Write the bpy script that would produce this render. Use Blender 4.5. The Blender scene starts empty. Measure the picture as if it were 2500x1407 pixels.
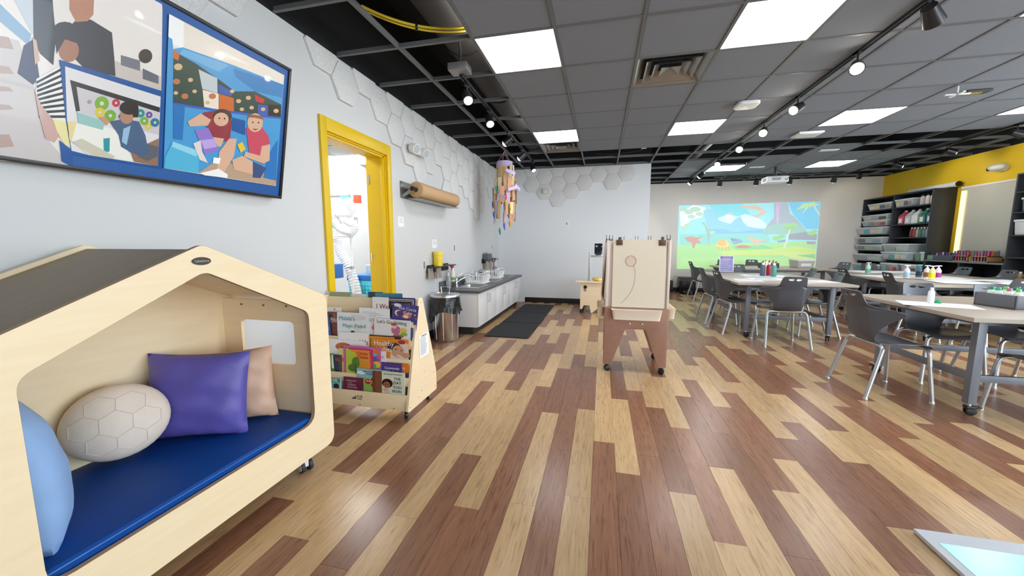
import bpy, bmesh, math, random
from mathutils import Vector, Matrix
R = math.radians
random.seed(7)
sc = bpy.context.scene
COL = sc.collection

# ------------------------------------------------------------------ camera
CAM_H, YAW, PIT, FPX = 1.235, -0.2345, 0.1177, 914.2
cd = bpy.data.cameras.new('camera'); cam = bpy.data.objects.new('camera', cd); COL.objects.link(cam)
cd.sensor_width = 36.0; cd.lens = FPX / 2500 * 36; cd.clip_start = 0.02; cd.clip_end = 200
cam.location = (0, 0, CAM_H); cam.rotation_euler = (math.pi / 2 - PIT, 0, -YAW)
sc.camera = cam

# ------------------------------------------------------------------ daylight and exposure
wd = bpy.data.worlds.new('daylight'); sc.world = wd; wd.use_nodes = True
bg = wd.node_tree.nodes['Background']; bg.inputs[0].default_value = (0.80, 0.91, 1.0, 1); bg.inputs[1].default_value = 5.6
sc.view_settings.view_transform = 'Standard'; sc.view_settings.look = 'None'
sc.view_settings.gamma = 1.0; sc.view_settings.use_curve_mapping = False
sc.view_settings.exposure = 0.72
PANEL_EMIT = 10.5
try:
    sc.cycles.use_denoising = True; sc.cycles.max_bounces = 7; sc.cycles.diffuse_bounces = 5
    sc.cycles.sample_clamp_indirect = 6.0; sc.cycles.caustics_reflective = False; sc.cycles.caustics_refractive = False
except Exception: pass

# ------------------------------------------------------------------ measuring helpers (pixel of the 2500x1407 frame -> point on a real plane)
_fw = Vector((math.sin(YAW) * math.cos(PIT), math.cos(YAW) * math.cos(PIT), -math.sin(PIT)))
_rt = Vector((math.cos(YAW), -math.sin(YAW), 0)); _up = _rt.cross(_fw); _o = Vector((0, 0, CAM_H))
def ray(u, v): return _fw + _rt * ((u - 1250) / FPX) + _up * ((703.5 - v) / FPX)
def onX(u, v, x): d = ray(u, v); return _o + d * (x / d.x)
def onY(u, v, y): d = ray(u, v); return _o + d * (y / d.y)
def onZ(u, v, z): d = ray(u, v); return _o + d * ((z - CAM_H) / d.z)
def onP(u, v, p, n): d = ray(u, v); return _o + d * ((p - _o).dot(n) / d.dot(n))
def proj(p):
    q = Vector(p) - _o; w = q.dot(_fw)
    return (1250 + FPX * q.dot(_rt) / w, 703.5 - FPX * q.dot(_up) / w, w)

# ------------------------------------------------------------------ materials
def lin(c):
    return tuple((x / 255 / 12.92 if x / 255 <= 0.04045 else ((x / 255 + 0.055) / 1.055) ** 2.4) for x in c[:3]) + (1,)
MATS = {}
def M(name, col=(200, 200, 200), rough=0.5, metal=0.0, spec=0.5, emit=0.0, noise=None, bump=None, trans=0.0, alpha=1.0, coat=0.0, wood=None, attr=False, stretch=None, sss=0.0):
    if name in MATS: return MATS[name]
    m = bpy.data.materials.new(name); MATS[name] = m; m.use_nodes = True
    nt = m.node_tree; N = nt.nodes; L = nt.links; b = N['Principled BSDF']
    b.inputs['Base Color'].default_value = lin(col); b.inputs['Roughness'].default_value = rough
    b.inputs['Metallic'].default_value = metal; b.inputs['Specular IOR Level'].default_value = spec
    b.inputs['Transmission Weight'].default_value = trans; b.inputs['Alpha'].default_value = alpha
    b.inputs['Coat Weight'].default_value = coat
    if sss: b.inputs['Subsurface Weight'].default_value = sss
    if emit:
        b.inputs['Emission Color'].default_value = lin(col); b.inputs['Emission Strength'].default_value = emit
    src = None
    if noise or bump or wood:
        tc = N.new('ShaderNodeTexCoord'); mp = N.new('ShaderNodeMapping'); L.new(tc.outputs['Object'], mp.inputs[0]); src = mp.outputs[0]
        if stretch: mp.inputs['Scale'].default_value = stretch
    if noise:   # (scale, amount, second colour)
        nz = N.new('ShaderNodeTexNoise'); nz.inputs['Scale'].default_value = noise[0]; nz.inputs['Detail'].default_value = 6; L.new(src, nz.inputs['Vector'])
        rp = N.new('ShaderNodeValToRGB'); L.new(nz.outputs['Fac'], rp.inputs[0])
        rp.color_ramp.elements[0].position = 0.5 - noise[1] / 2; rp.color_ramp.elements[1].position = 0.5 + noise[1] / 2
        rp.color_ramp.elements[0].color = lin(noise[2]); rp.color_ramp.elements[1].color = lin(col); L.new(rp.outputs[0], b.inputs['Base Color'])
    if bump:    # (scale, strength)
        nb = N.new('ShaderNodeTexNoise'); nb.inputs['Scale'].default_value = bump[0]; nb.inputs['Detail'].default_value = 5; L.new(src, nb.inputs['Vector'])
        bp = N.new('ShaderNodeBump'); bp.inputs['Strength'].default_value = bump[1]; bp.inputs['Distance'].default_value = 0.01; L.new(nb.outputs['Fac'], bp.inputs['Height']); L.new(bp.outputs[0], b.inputs['Normal'])
    if attr:
        at = N.new('ShaderNodeAttribute'); at.attribute_name = 'Ink'; L.new(at.outputs['Color'], b.inputs['Base Color'])
        if emit: L.new(at.outputs['Color'], b.inputs['Emission Color'])
    return m
def plankmat(name, c1, c2, c3, rough):
    m = bpy.data.materials.new(name); m.use_nodes = True; MATS[name] = m
    nt = m.node_tree; N = nt.nodes; L = nt.links; b = N['Principled BSDF']
    ge = N.new('ShaderNodeNewGeometry'); oi = N.new('ShaderNodeObjectInfo')
    off = N.new('ShaderNodeVectorMath'); off.operation = 'MULTIPLY_ADD'
    cb = N.new('ShaderNodeCombineXYZ')
    for k in range(3): L.new(oi.outputs['Random'], cb.inputs[k])
    L.new(cb.outputs[0], off.inputs[0]); off.inputs[1].default_value = (37, 53, 11); L.new(ge.outputs['Position'], off.inputs[2])
    mp = N.new('ShaderNodeMapping'); mp.inputs['Scale'].default_value = (22, 1.6, 1); L.new(off.outputs[0], mp.inputs[0])
    n1 = N.new('ShaderNodeTexNoise'); n1.inputs['Scale'].default_value = 1.6; n1.inputs['Detail'].default_value = 9; n1.inputs['Roughness'].default_value = 0.62; n1.inputs['Distortion'].default_value = 1.1; L.new(mp.outputs[0], n1.inputs['Vector'])
    mp2 = N.new('ShaderNodeMapping'); mp2.inputs['Scale'].default_value = (150, 9, 1); L.new(off.outputs[0], mp2.inputs[0])
    n2 = N.new('ShaderNodeTexNoise'); n2.inputs['Scale'].default_value = 1.0; n2.inputs['Detail'].default_value = 3; L.new(mp2.outputs[0], n2.inputs['Vector'])
    r1 = N.new('ShaderNodeValToRGB'); L.new(n1.outputs['Fac'], r1.inputs[0]); r1.color_ramp.elements[0].position = 0.3; r1.color_ramp.elements[1].position = 0.68
    r1.color_ramp.elements[0].color = lin(c2); r1.color_ramp.elements[1].color = lin(c1)
    r2 = N.new('ShaderNodeValToRGB'); L.new(n2.outputs['Fac'], r2.inputs[0]); r2.color_ramp.elements[0].position = 0.30; r2.color_ramp.elements[1].position = 0.46
    r2.color_ramp.elements[0].color = (0.75, 0.75, 0.75, 1); r2.color_ramp.elements[1].color = (0, 0, 0, 1)
    mx = N.new('ShaderNodeMix'); mx.data_type = 'RGBA'; L.new(r2.outputs[0], mx.inputs[0]); L.new(r1.outputs[0], mx.inputs[6]); mx.inputs[7].default_value = lin(c3)
    hv = N.new('ShaderNodeHueSaturation'); mr = N.new('ShaderNodeMapRange'); L.new(oi.outputs['Random'], mr.inputs[0]); mr.inputs[3].default_value = 0.86; mr.inputs[4].default_value = 1.12
    L.new(mr.outputs[0], hv.inputs['Value']); L.new(mx.outputs[2], hv.inputs['Color']); L.new(hv.outputs[0], b.inputs['Base Color'])
    b.inputs['Roughness'].default_value = rough; b.inputs['Specular IOR Level'].default_value = 0.36
    bp = N.new('ShaderNodeBump'); bp.inputs['Strength'].default_value = 0.06; bp.inputs['Distance'].default_value = 0.004; L.new(n2.outputs['Fac'], bp.inputs['Height']); L.new(bp.outputs[0], b.inputs['Normal'])
    return m

# ------------------------------------------------------------------ mesh builder
class MB:
    def __init__(s): s.v = []; s.f = []
    def add(s, vs, fs):
        n = len(s.v); s.v += [Vector(p) for p in vs]; s.f += [tuple(i + n for i in f) for f in fs]; return s
    def box(s, x0, x1, y0, y1, z0, z1):
        return s.add([(x0, y0, z0), (x1, y0, z0), (x1, y1, z0), (x0, y1, z0), (x0, y0, z1), (x1, y0, z1), (x1, y1, z1), (x0, y1, z1)],
                     [(0, 3, 2, 1), (4, 5, 6, 7), (0, 1, 5, 4), (1, 2, 6, 5), (2, 3, 7, 6), (3, 0, 4, 7)])
    def cbox(s, c, d): return s.box(c[0] - d[0] / 2, c[0] + d[0] / 2, c[1] - d[1] / 2, c[1] + d[1] / 2, c[2] - d[2] / 2, c[2] + d[2] / 2)
    def taper(s, c0, d0, c1, d1):   # frustum with rectangular ends (x,y sizes)
        vs = []
        for c, d in ((c0, d0), (c1, d1)):
            vs += [(c[0] - d[0] / 2, c[1] - d[1] / 2, c[2]), (c[0] + d[0] / 2, c[1] - d[1] / 2, c[2]), (c[0] + d[0] / 2, c[1] + d[1] / 2, c[2]), (c[0] - d[0] / 2, c[1] + d[1] / 2, c[2])]
        return s.add(vs, [(0, 3, 2, 1), (4, 5, 6, 7), (0, 1, 5, 4), (1, 2, 6, 5), (2, 3, 7, 6), (3, 0, 4, 7)])
    def cyl(s, p0, p1, r0, r1=None, n=14, cap=True):
        return s.tube([p0, p1], [r0, r0 if r1 is None else r1], n, cap)
    def tube(s, pts, r, n=8, cap=True, closed=False):
        pts = [Vector(p) for p in pts]; k = len(pts); rr = r if isinstance(r, (list, tuple)) else [r] * k
        vs = []; fs = []; prev = None
        for i, p in enumerate(pts):
            a = pts[(i - 1) % k] if (closed or i > 0) else p; b = pts[(i + 1) % k] if (closed or i < k - 1) else p
            t = (b - a).normalized()
            if prev is None: u = t.orthogonal().normalized()
            else:
                u = prev - t * prev.dot(t)
                u = u.normalized() if u.length > 1e-6 else t.orthogonal().normalized()
            prev = u; w = t.cross(u)
            vs += [p + (u * math.cos(2 * math.pi * j / n) + w * math.sin(2 * math.pi * j / n)) * rr[i] for j in range(n)]
        m = k if closed else k - 1
        for i in range(m):
            for j in range(n):
                a = i * n + j; b = i * n + (j + 1) % n; c = ((i + 1) % k) * n + (j + 1) % n; d = ((i + 1) % k) * n + j
                fs.append((a, b, c, d))
        if cap and not closed: fs += [tuple(range(n - 1, -1, -1)), tuple(range((k - 1) * n, k * n))]
        return s.add(vs, fs)
    def lathe(s, prof, c=(0, 0, 0), n=20, sx=1, sy=1):
        vs = []; fs = []; k = len(prof)
        for r, z in prof: vs += [(c[0] + r * sx * math.cos(2 * math.pi * j / n), c[1] + r * sy * math.sin(2 * math.pi * j / n), c[2] + z) for j in range(n)]
        for i in range(k - 1):
            for j in range(n): fs.append((i * n + j, i * n + (j + 1) % n, (i + 1) * n + (j + 1) % n, (i + 1) * n + j))
        fs += [tuple(range(n - 1, -1, -1)), tuple(range((k - 1) * n, k * n))]
        return s.add(vs, fs)
    def ell(s, c, r, nu=14, nv=8):
        prof = [(math.sin(math.pi * i / nv), -math.cos(math.pi * i / nv)) for i in range(nv + 1)]
        vs = []; fs = []
        for q, z in prof: vs += [(c[0] + r[0] * max(q, 1e-4) * math.cos(2 * math.pi * j / nu), c[1] + r[1] * max(q, 1e-4) * math.sin(2 * math.pi * j / nu), c[2] + r[2] * z) for j in range(nu)]
        for i in range(nv):
            for j in range(nu): fs.append((i * nu + j, i * nu + (j + 1) % nu, (i + 1) * nu + (j + 1) % nu, (i + 1) * nu + j))
        return s.add(vs, fs)
    def prism(s, poly, a, b, axis='x', holes=()):   # polygon in the plane across `axis`, extruded from a to b
        def P(q, t): return {'x': (t, q[0], q[1]), 'y': (q[0], t, q[1]), 'z': (q[0], q[1], t)}[axis]
        if not holes:
            n = len(poly)
            return s.add([P(q, a) for q in poly] + [P(q, b) for q in poly], [tuple(range(n - 1, -1, -1)), tuple(range(n, 2 * n))] + [(i, (i + 1) % n, n + (i + 1) % n, n + i) for i in range(n)])
        loops = [list(poly)] + [list(h) for h in holes]
        from mathutils.geometry import tessellate_polygon
        tris = tessellate_polygon([[Vector((q[0], q[1], 0)) for q in l] for l in loops]); flat = [q for l in loops for q in l]; n = len(flat)
        fs = [tuple(t) for t in tris] + [tuple(i + n for i in reversed(t)) for t in tris]; st = 0
        for l in loops:
            k = len(l); fs += [(st + i, st + (i + 1) % k, n + st + (i + 1) % k, n + st + i) for i in range(k)]; st += k
        return s.add([P(q, a) for q in flat] + [P(q, b) for q in flat], fs)
    def mesh(s, name, mat, bevel=0.0, smooth=35, seg=2, off=None, mtx=None, weld=False):
        vs = s.v
        if mtx is not None: vs = [mtx @ p for p in vs]
        if off is not None: vs = [p - off for p in vs]
        me = bpy.data.meshes.new(name); me.from_pydata([tuple(p) for p in vs], [], s.f)
        bm = bmesh.new(); bm.from_mesh(me)
        if weld: bmesh.ops.remove_doubles(bm, verts=bm.verts, dist=1e-5)
        bmesh.ops.recalc_face_normals(bm, faces=bm.faces)
        if bevel:
            es = [e for e in bm.edges if len(e.link_faces) == 2 and e.calc_face_angle(0) > R(40)]
            bmesh.ops.bevel(bm, geom=es, offset=bevel, segments=seg, affect='EDGES', profile=0.6, clamp_overlap=True)
        bm.to_mesh(me); bm.free()
        if smooth:
            for p in me.polygons: p.use_smooth = True
            me.set_sharp_from_angle(angle=R(smooth))
        if mat: me.materials.append(mat)
        return me
    def part(s, name, mat, parent=None, **k):   # vertices in the parent's own frame
        o = bpy.data.objects.new(name, s.mesh(name, mat, **k)); COL.objects.link(o)
        if parent is not None: o.parent = parent
        return o
    def wpart(s, name, mat, parent, **k):       # vertices in world space under an unrotated parent
        p = parent; off = Vector((0, 0, 0))
        while p is not None: off = off + p.location; p = p.parent
        return s.part(name, mat, parent, off=off, **k)
def tag(o, label=None, cat=None, group=None, kind=None):
    if label: o['label'] = label
    if cat: o['category'] = cat
    if group: o['group'] = group
    if kind: o['kind'] = kind
    return o
def thing(name, label, cat, loc=(0, 0, 0), rot=(0, 0, 0), group=None):
    o = bpy.data.objects.new(name, None); COL.objects.link(o); o.empty_display_size = 0.1
    o.location = loc; o.rotation_euler = rot
    return tag(o, label, cat, group)
def solo(mb, name, mat, label, cat, group=None, loc=None, **k):   # a thing that is one mesh (world coordinates), origin at loc
    loc = Vector(loc) if loc is not None else Vector((sum(p.x for p in mb.v) / len(mb.v), sum(p.y for p in mb.v) / len(mb.v), min(p.z for p in mb.v)))
    o = mb.part(name, mat, None, off=loc, **k); o.location = loc
    return tag(o, label, cat, group)
def struct(mb, name, mat, parent=None, **k):
    o = mb.part(name, mat, parent, **k)
    if parent is None: o['kind'] = 'structure'
    return o
def copy_tree(o, parent=None):
    c = o.copy(); COL.objects.link(c)
    if parent is not None: c.parent = parent
    for ch in list(o.children): copy_tree(ch, c)
    return c
def ink(name, polys, mat, parent, frame, step=0.00012, z0=0.0):
    """flat print: polys = [(points2d, rgb)] on a frame (origin, ux, uy, normal) - one mesh, colours as print"""
    o0, ux, uy, n = frame; vs = []; fs = []; cs = []
    for i, (pts, c) in enumerate(polys):
        b = len(vs); vs += [o0 + ux * p[0] + uy * p[1] + n * (z0 + step * i) for p in pts]; fs.append(tuple(range(b, b + len(pts)))); cs.append(lin(c))
    me = bpy.data.meshes.new(name); me.from_pydata([tuple(p) for p in vs], [], fs)
    at = me.attributes.new('Ink', 'FLOAT_COLOR', 'CORNER')
    for p, c in zip(me.polygons, cs):
        for li in p.loop_indices: at.data[li].color = c
    me.materials.append(mat); o = bpy.data.objects.new(name, me); COL.objects.link(o); o.parent = parent
    return o
def circ(cx, cy, rx, ry=None, n=18, a0=0, a1=360):
    ry = rx if ry is None else ry
    return [(cx + rx * math.cos(R(a0 + (a1 - a0) * i / n)), cy + ry * math.sin(R(a0 + (a1 - a0) * i / n))) for i in range(n)]
def rrect(x0, y0, x1, y1, r, n=5):
    p = []
    for cx, cy, a in ((x1 - r, y0 + r, -90), (x1 - r, y1 - r, 0), (x0 + r, y1 - r, 90), (x0 + r, y0 + r, 180)):
        p += [(cx + r * math.cos(R(a + 90 * i / n)), cy + r * math.sin(R(a + 90 * i / n))) for i in range(n + 1)]
    return p
def roundpoly(poly, r, n=5):    # rounded corners on a convex/concave polygon
    out = []; k = len(poly)
    for i in range(k):
        a, b, c = Vector(poly[i - 1]), Vector(poly[i]), Vector(poly[(i + 1) % k])
        rr = r[i] if isinstance(r, (list, tuple)) else r
        d1 = (a - b).normalized(); d2 = (c - b).normalized(); ang = d1.angle(d2); t = min(rr / math.tan(ang / 2), (a - b).length * .45, (c - b).length * .45)
        p1 = b + d1 * t; p2 = b + d2 * t
        for j in range(n + 1):
            s_ = j / n; q = p1 * (1 - s_) ** 2 + b * 2 * s_ * (1 - s_) + p2 * s_ ** 2; out.append((q.x, q.y))
    return out
def text(body, size, mat, parent, frame, name='lettering', align='CENTER', ext=0.0004, sx=1.0, lift=0.0006):
    cu = bpy.data.curves.new('t', 'FONT'); cu.body = body; cu.size = size; cu.align_x = align; cu.extrude = ext; cu.resolution_u = 2
    ob = bpy.data.objects.new('t', cu); COL.objects.link(ob)
    me = bpy.data.meshes.new_from_object(ob.evaluated_get(bpy.context.evaluated_depsgraph_get()))
    bpy.data.objects.remove(ob); bpy.data.curves.remove(cu)
    o0, ux, uy, n = frame
    for v in me.vertices: v.co = o0 + ux * (v.co.x * sx) + uy * v.co.y + n * (v.co.z + lift)
    me.materials.clear(); me.materials.append(mat); me.name = name
    o = bpy.data.objects.new(name, me); COL.objects.link(o); o.parent = parent
    return o
# ------------------------------------------------------------------ shared materials
WHITE = M('white_paint', (210, 211, 211), 0.6, bump=(60, 0.03))
FARWALL = M('far_wall_paint', (226, 222, 214), 0.6, bump=(60, 0.03))
YELLOW = M('yellow_wall_paint', (232, 194, 30), 0.55, bump=(60, 0.03))
YFRAME = M('yellow_door_enamel', (224, 188, 20), 0.35)
BLACKBASE = M('black_vinyl_base', (26, 26, 28), 0.45)
TILE = M('charcoal_ceiling_tile', (140, 146, 156), 0.9, noise=(420, 0.3, (114, 120, 130)), bump=(300, 0.15))
TBAR = M('grey_grid_steel', (104, 106, 108), 0.5)
DECK = M('black_deck_paint', (20, 21, 23), 0.8)
PLY = M('birch_plywood', (244, 225, 190), 0.42, noise=(5, 0.7, (236, 213, 174)), stretch=(1, 1, 9))
PLYEDGE = M('plywood_edge', (176, 148, 118), 0.6)
CHROME = M('chrome', (214, 216, 220), 0.16, 1.0)
STEEL = M('brushed_steel', (190, 190, 188), 0.3, 1.0)
BLACKPL = M('black_plastic', (22, 22, 24), 0.35)
WHITEPL = M('white_plastic', (236, 236, 234), 0.35)
PAPER = M('paper', (243, 243, 242), 0.7)
INK = M('printed_ink', (255, 255, 255), 0.5, attr=True)
GLOSSINK = M('glossy_print', (255, 255, 255), 0.25, attr=True, coat=0.2)
LETTER = M('black_ink', (28, 28, 32), 0.6)
LEDPANEL = M('led_panel_diffuser', (250, 251, 255), 0.4, emit=PANEL_EMIT)

WL, WR, YF, YN, XN, ZC, YB = -2.16, 6.17, 10.42, 7.77, 0.87, 2.755, -3.2   # left, right, far, near wall, its end, ceiling, wall behind
TOPZ = 3.65

# ------------------------------------------------------------------ floor of planks
floor = struct(MB().box(WL - 2.6, WR + .1, YB - .2, YF + .1, -.06, -.004), 'floor', M('subfloor', (58, 44, 34), 0.8))
LIGHT = plankmat('light_oak_plank', (203, 171, 127), (186, 151, 108), (152, 118, 82), 0.27)
DARK = plankmat('brown_oak_plank', (150, 106, 80), (130, 88, 65), (100, 65, 47), 0.27)
PW, PX0, PL = .1265, -.0193, 1.0062
seen = {-14: [(2.122, 'd', 'l')], -13: [(1.854, 'l', 'd')], -12: [(1.387, 'd', 'l')], -11: [(1.637, 'l', 'd')], -10: [(1.196, 'd', 'l')],
 -9: [(1.598, 'l', 'd'), (2.606, 'd', 'l'), (3.614, 'l', 'd')], -8: [(1.109, 'd', 'd'), (3.13, 'd', 'l')], -7: [(1.412, 'l', 'l'), (3.429, 'l', 'd'), (4.441, 'd', 'l')],
 -6: [(1.964, 'd', 'l'), (2.976, 'l', 'd')], -5: [(1.534, 'd', 'l'), (3.543, 'l', 'd'), (4.563, 'd', 'l')], -4: [(3.113, 'd', 'l'), (4.115, 'l', 'd')],
 -3: [(1.617, 'l', 'l'), (2.616, 'l', 'd'), (3.616, 'd', 'l')], -2: [(4.148, 'd', 'l')], -1: [(2.739, 'l', 'd'), (3.733, 'd', 'l')], 0: [(2.29, 'd', 'l')],
 1: [(1.984, 'd', 'l'), (2.993, 'l', 'd'), (3.984, 'd', 'l')], 2: [(3.199, 'd', 'l'), (4.208, 'l', 'd')], 3: [(1.883, 'l', 'd'), (2.887, 'd', 'l')],
 4: [(1.588, 'l', 'd'), (2.595, 'd', 'l'), (3.602, 'l', 'd'), (4.593, 'd', 'l')], 5: [(2.161, 'l', 'd'), (3.18, 'd', 'l')], 6: [(3.587, 'd', 'l')],
 7: [(2.017, 'l', 'd'), (3.024, 'd', 'l'), (4.029, 'l', 'd')], 8: [(2.334, 'l', 'd'), (3.337, 'd', 'l'), (4.333, 'l', 'd')], 9: [(2.602, 'd', 'l'), (3.608, 'l', 'd')],
 10: [(1.854, 'l', 'd'), (2.855, 'd', 'l')], 11: [(2.391, 'd', 'l'), (3.394, 'l', 'd')], 12: [(2.797, 'l', 'd')], 13: [(3.593, 'l', 'd')], 14: [(3.243, 'd', 'l'), (4.256, 'l', 'd')],
 15: [(2.788, 'l', 'd'), (3.792, 'd', 'l')], 16: [(3.411, 'l', 'd'), (4.412, 'd', 'l')], 17: [(3.052, 'd', 'l'), (4.084, 'l', 'd')], 18: [(2.586, 'l', 'd'), (3.586, 'd', 'l'), (4.597, 'l', 'd')],
 19: [(3.122, 'l', 'd'), (4.124, 'd', 'l')], 20: [(4.426, 'd', 'l')], 23: [(4.317, 'd', 'l')], 24: [(3.734, 'd', 'l')]}
planks = []
rnd = random.Random(3)
for k in range(-17, 50):
    x0 = PX0 + PW * k; x1 = x0 + PW
    x0 = max(x0, WL); x1 = min(x1, WR)
    if x1 - x0 < .01: continue
    ev = seen.get(k); ph = (ev[0][0] if ev else rnd.uniform(0, PL)) % PL
    n0 = int((YB - ph) // PL); idx = lambda y: round((y - ph) / PL); c = {}
    if ev:
        for y, near, far in ev:
            c.setdefault(idx(y) - 1, near); c.setdefault(idx(y), far)
        ks = sorted(c)
        for q in range(ks[0], ks[-1]): c.setdefault(q, c[max(z for z in ks if z <= q)])
        for q in range(ks[-1] + 1, int((4.4 - ph) / PL) + 1): c.setdefault(q, c[ks[-1]])
        for q in range(int((1.0 - ph) // PL), ks[0]): c.setdefault(q, c[ks[0]])
    prev = rnd.choice('ld'); run = 1
    for q in range(n0, int((YF - ph) / PL) + 2):
        if q not in c:
            c[q] = ('d' if prev == 'l' else 'l') if rnd.random() < (.78 if run == 1 else .95) else prev
        run = run + 1 if c[q] == prev else 1; prev = c[q]
        y0 = max(ph + q * PL, YB); y1 = min(ph + (q + 1) * PL, YF)
        if y1 - y0 < .02: continue
        if x0 < XN and y0 > YN: continue
        ps = [proj((x, y, 0)) for x, y in ((x0, y0), (x1, y0), (x1, y1), (x0, y1))]
        ar = -1
        if all(p[2] > .3 for p in ps):
            us = [min(max(p[0], 0), 2500) for p in ps]; vs = [min(max(p[1], 0), 1407) for p in ps]
            ar = abs(sum(us[i] * vs[(i + 1) % 4] - us[(i + 1) % 4] * vs[i] for i in range(4))) / 2
        planks.append((ar, x0, x1, y0, y1, c[q]))
planks.sort(key=lambda t: -t[0])
unit = {}
for cc, mm in (('l', LIGHT), ('d', DARK)):
    unit[cc] = MB().add([(0, 0, -1), (1, 0, -1), (1, 1, -1), (0, 1, -1), (0, 0, 0), (1, 0, 0), (1, 1, 0), (0, 1, 0)], [(0, 3, 2, 1), (4, 5, 6, 7), (0, 1, 5, 4), (1, 2, 6, 5), (2, 3, 7, 6), (3, 0, 4, 7)]).mesh('plank', mm, smooth=0)
rest = {'l': MB(), 'd': MB()}; G = .0006
for i, (ar, x0, x1, y0, y1, cc) in enumerate(planks):
    if i < 300 and ar > 0:
        o = bpy.data.objects.new('plank', unit[cc]); COL.objects.link(o); o.parent = floor
        o.location = (x0 + G, y0 + G, 0); o.scale = (x1 - x0 - 2 * G, y1 - y0 - 2 * G, .004)
    else: rest[cc].box(x0 + G, x1 - G, y0 + G, y1 - G, -.004, 0)
for cc, mm in (('l', LIGHT), ('d', DARK)):
    o = rest[cc].part('plank_field', mm, floor, smooth=0); o['kind'] = 'stuff'
mb = MB().box(-4.7, WL - .22, 1.6, 6.6, -.004, 0); mb.part('vinyl_sheet', M('side_room_vinyl', (170, 165, 160), .5), floor)

# ------------------------------------------------------------------ walls
DY0, DY1, DZ = 2.66, 3.52, 2.125       # door opening in the left wall
wl = MB(); T = .22
wl.box(WL - T, WL, YB, DY0, 0, ZC); wl.box(WL - T, WL, DY1, YF, 0, ZC); wl.box(WL - T, WL, DY0, DY1, DZ, ZC)
wall_left = struct(wl, 'wall_left', WHITE, smooth=0)
wall_near = struct(MB().box(WL, XN, YN, YF, 0, ZC), 'wall_back_near', M('back_wall_paint', (224, 228, 231), 0.6, bump=(60, .03)), smooth=0)
wall_far = struct(MB().box(XN - .1, WR + .15, YF, YF + .12, 0, ZC), 'wall_back_far', FARWALL, smooth=0)
ry = [(-2.9, -1.0), (-.85, 1.05), (1.2, 3.1), (3.25, 5.15)]; ey = [YB] + [v for p in ry for v in p] + [YF]
wr_ = MB(); wr_.box(WR, WR + .12, YB, YF, 2.6, ZC); wr_.box(WR, WR + .12, YB, YF, 0, .3)
for k in range(0, len(ey), 2): wr_.box(WR, WR + .12, ey[k], ey[k + 1], .3, 2.6)
wall_right = struct(wr_, 'wall_right', YELLOW, smooth=0)
ub = MB(); ub.box(WL - T, WL, YB, YF, ZC, TOPZ); ub.box(WL, XN, YN, YF, ZC, TOPZ); ub.box(XN - .1, WR + .15, YF, YF + .12, ZC, TOPZ); ub.box(WR, WR + .12, YB, YF, ZC, TOPZ)
struct(ub, 'wall_upper', DECK, smooth=0)
# wall behind the viewpoint, and tall storefront windows in its right half and along the near part of the right wall
DFR = M('dark_window_frame', (52, 52, 55), .4); WZ0, WZ1 = .3, 2.6
def glazing(n, a, b, horiz):
    f = MB(); fx = (lambda p0, p1, z0, z1: f.box(p0, p1, YB - .09, YB - .03, z0, z1)) if horiz else (lambda p0, p1, z0, z1: f.box(WR + .03, WR + .09, p0, p1, z0, z1))
    for p in ((a, a + .05, WZ0, WZ1), (b - .05, b, WZ0, WZ1), (a, b, WZ0, WZ0 + .05), (a, b, WZ1 - .05, WZ1), (a, b, 1.0, 1.05)): fx(*p)
    struct(f, 'window_%d' % n, DFR, smooth=0)
    la = bpy.data.lights.new('window_portal', 'AREA'); la.shape = 'RECTANGLE'; la.size = b - a; la.size_y = WZ1 - WZ0; la.cycles.is_portal = True
    lo = bpy.data.objects.new('window_portal', la); COL.objects.link(lo)
    if horiz: lo.location = ((a + b) / 2, YB - .15, (WZ0 + WZ1) / 2); lo.rotation_euler = (R(90), 0, 0)
    else: lo.location = (WR + .14, (a + b) / 2, (WZ0 + WZ1) / 2); lo.rotation_euler = (R(90), 0, R(90))
wb = MB(); wb.box(WL - .22, WR + .12, YB - .14, YB, WZ1, TOPZ); wb.box(WL - .22, WR + .12, YB - .14, YB, 0, WZ0)
rx = [(2.2, 4.0), (4.15, 5.95)]; ex = [WL - .22] + [v for p in rx for v in p] + [WR + .12]
for k in range(0, len(ex), 2): wb.box(ex[k], ex[k + 1], YB - .14, YB, WZ0, WZ1)
struct(wb, 'wall_behind', WHITE, smooth=0)
for n_, (a_, b_) in enumerate(rx): glazing(n_ + 1, a_, b_, True)
for n_, (a_, b_) in enumerate(ry): glazing(n_ + 3, a_, b_, False)
# black vinyl base along the walls
struct(MB().box(-1.57, XN, YN - .012, YN, 0, .105), 'baseboard_back_near', BLACKBASE, bevel=.003)
struct(MB().box(XN, WR, YF - .012, YF, 0, .105), 'baseboard_back_far', BLACKBASE, bevel=.003)
lb = MB(); lb.box(WL, WL + .012, YB, DY0 - .075, 0, .105); lb.box(WL, WL + .012, DY1 + .075, 4.72, 0, .105)
struct(lb, 'baseboard_left', BLACKBASE, bevel=.003)
struct(MB().box(WR - .012, WR, YB, 6.1, 0, .105), 'baseboard_right', BLACKBASE, bevel=.003)

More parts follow.
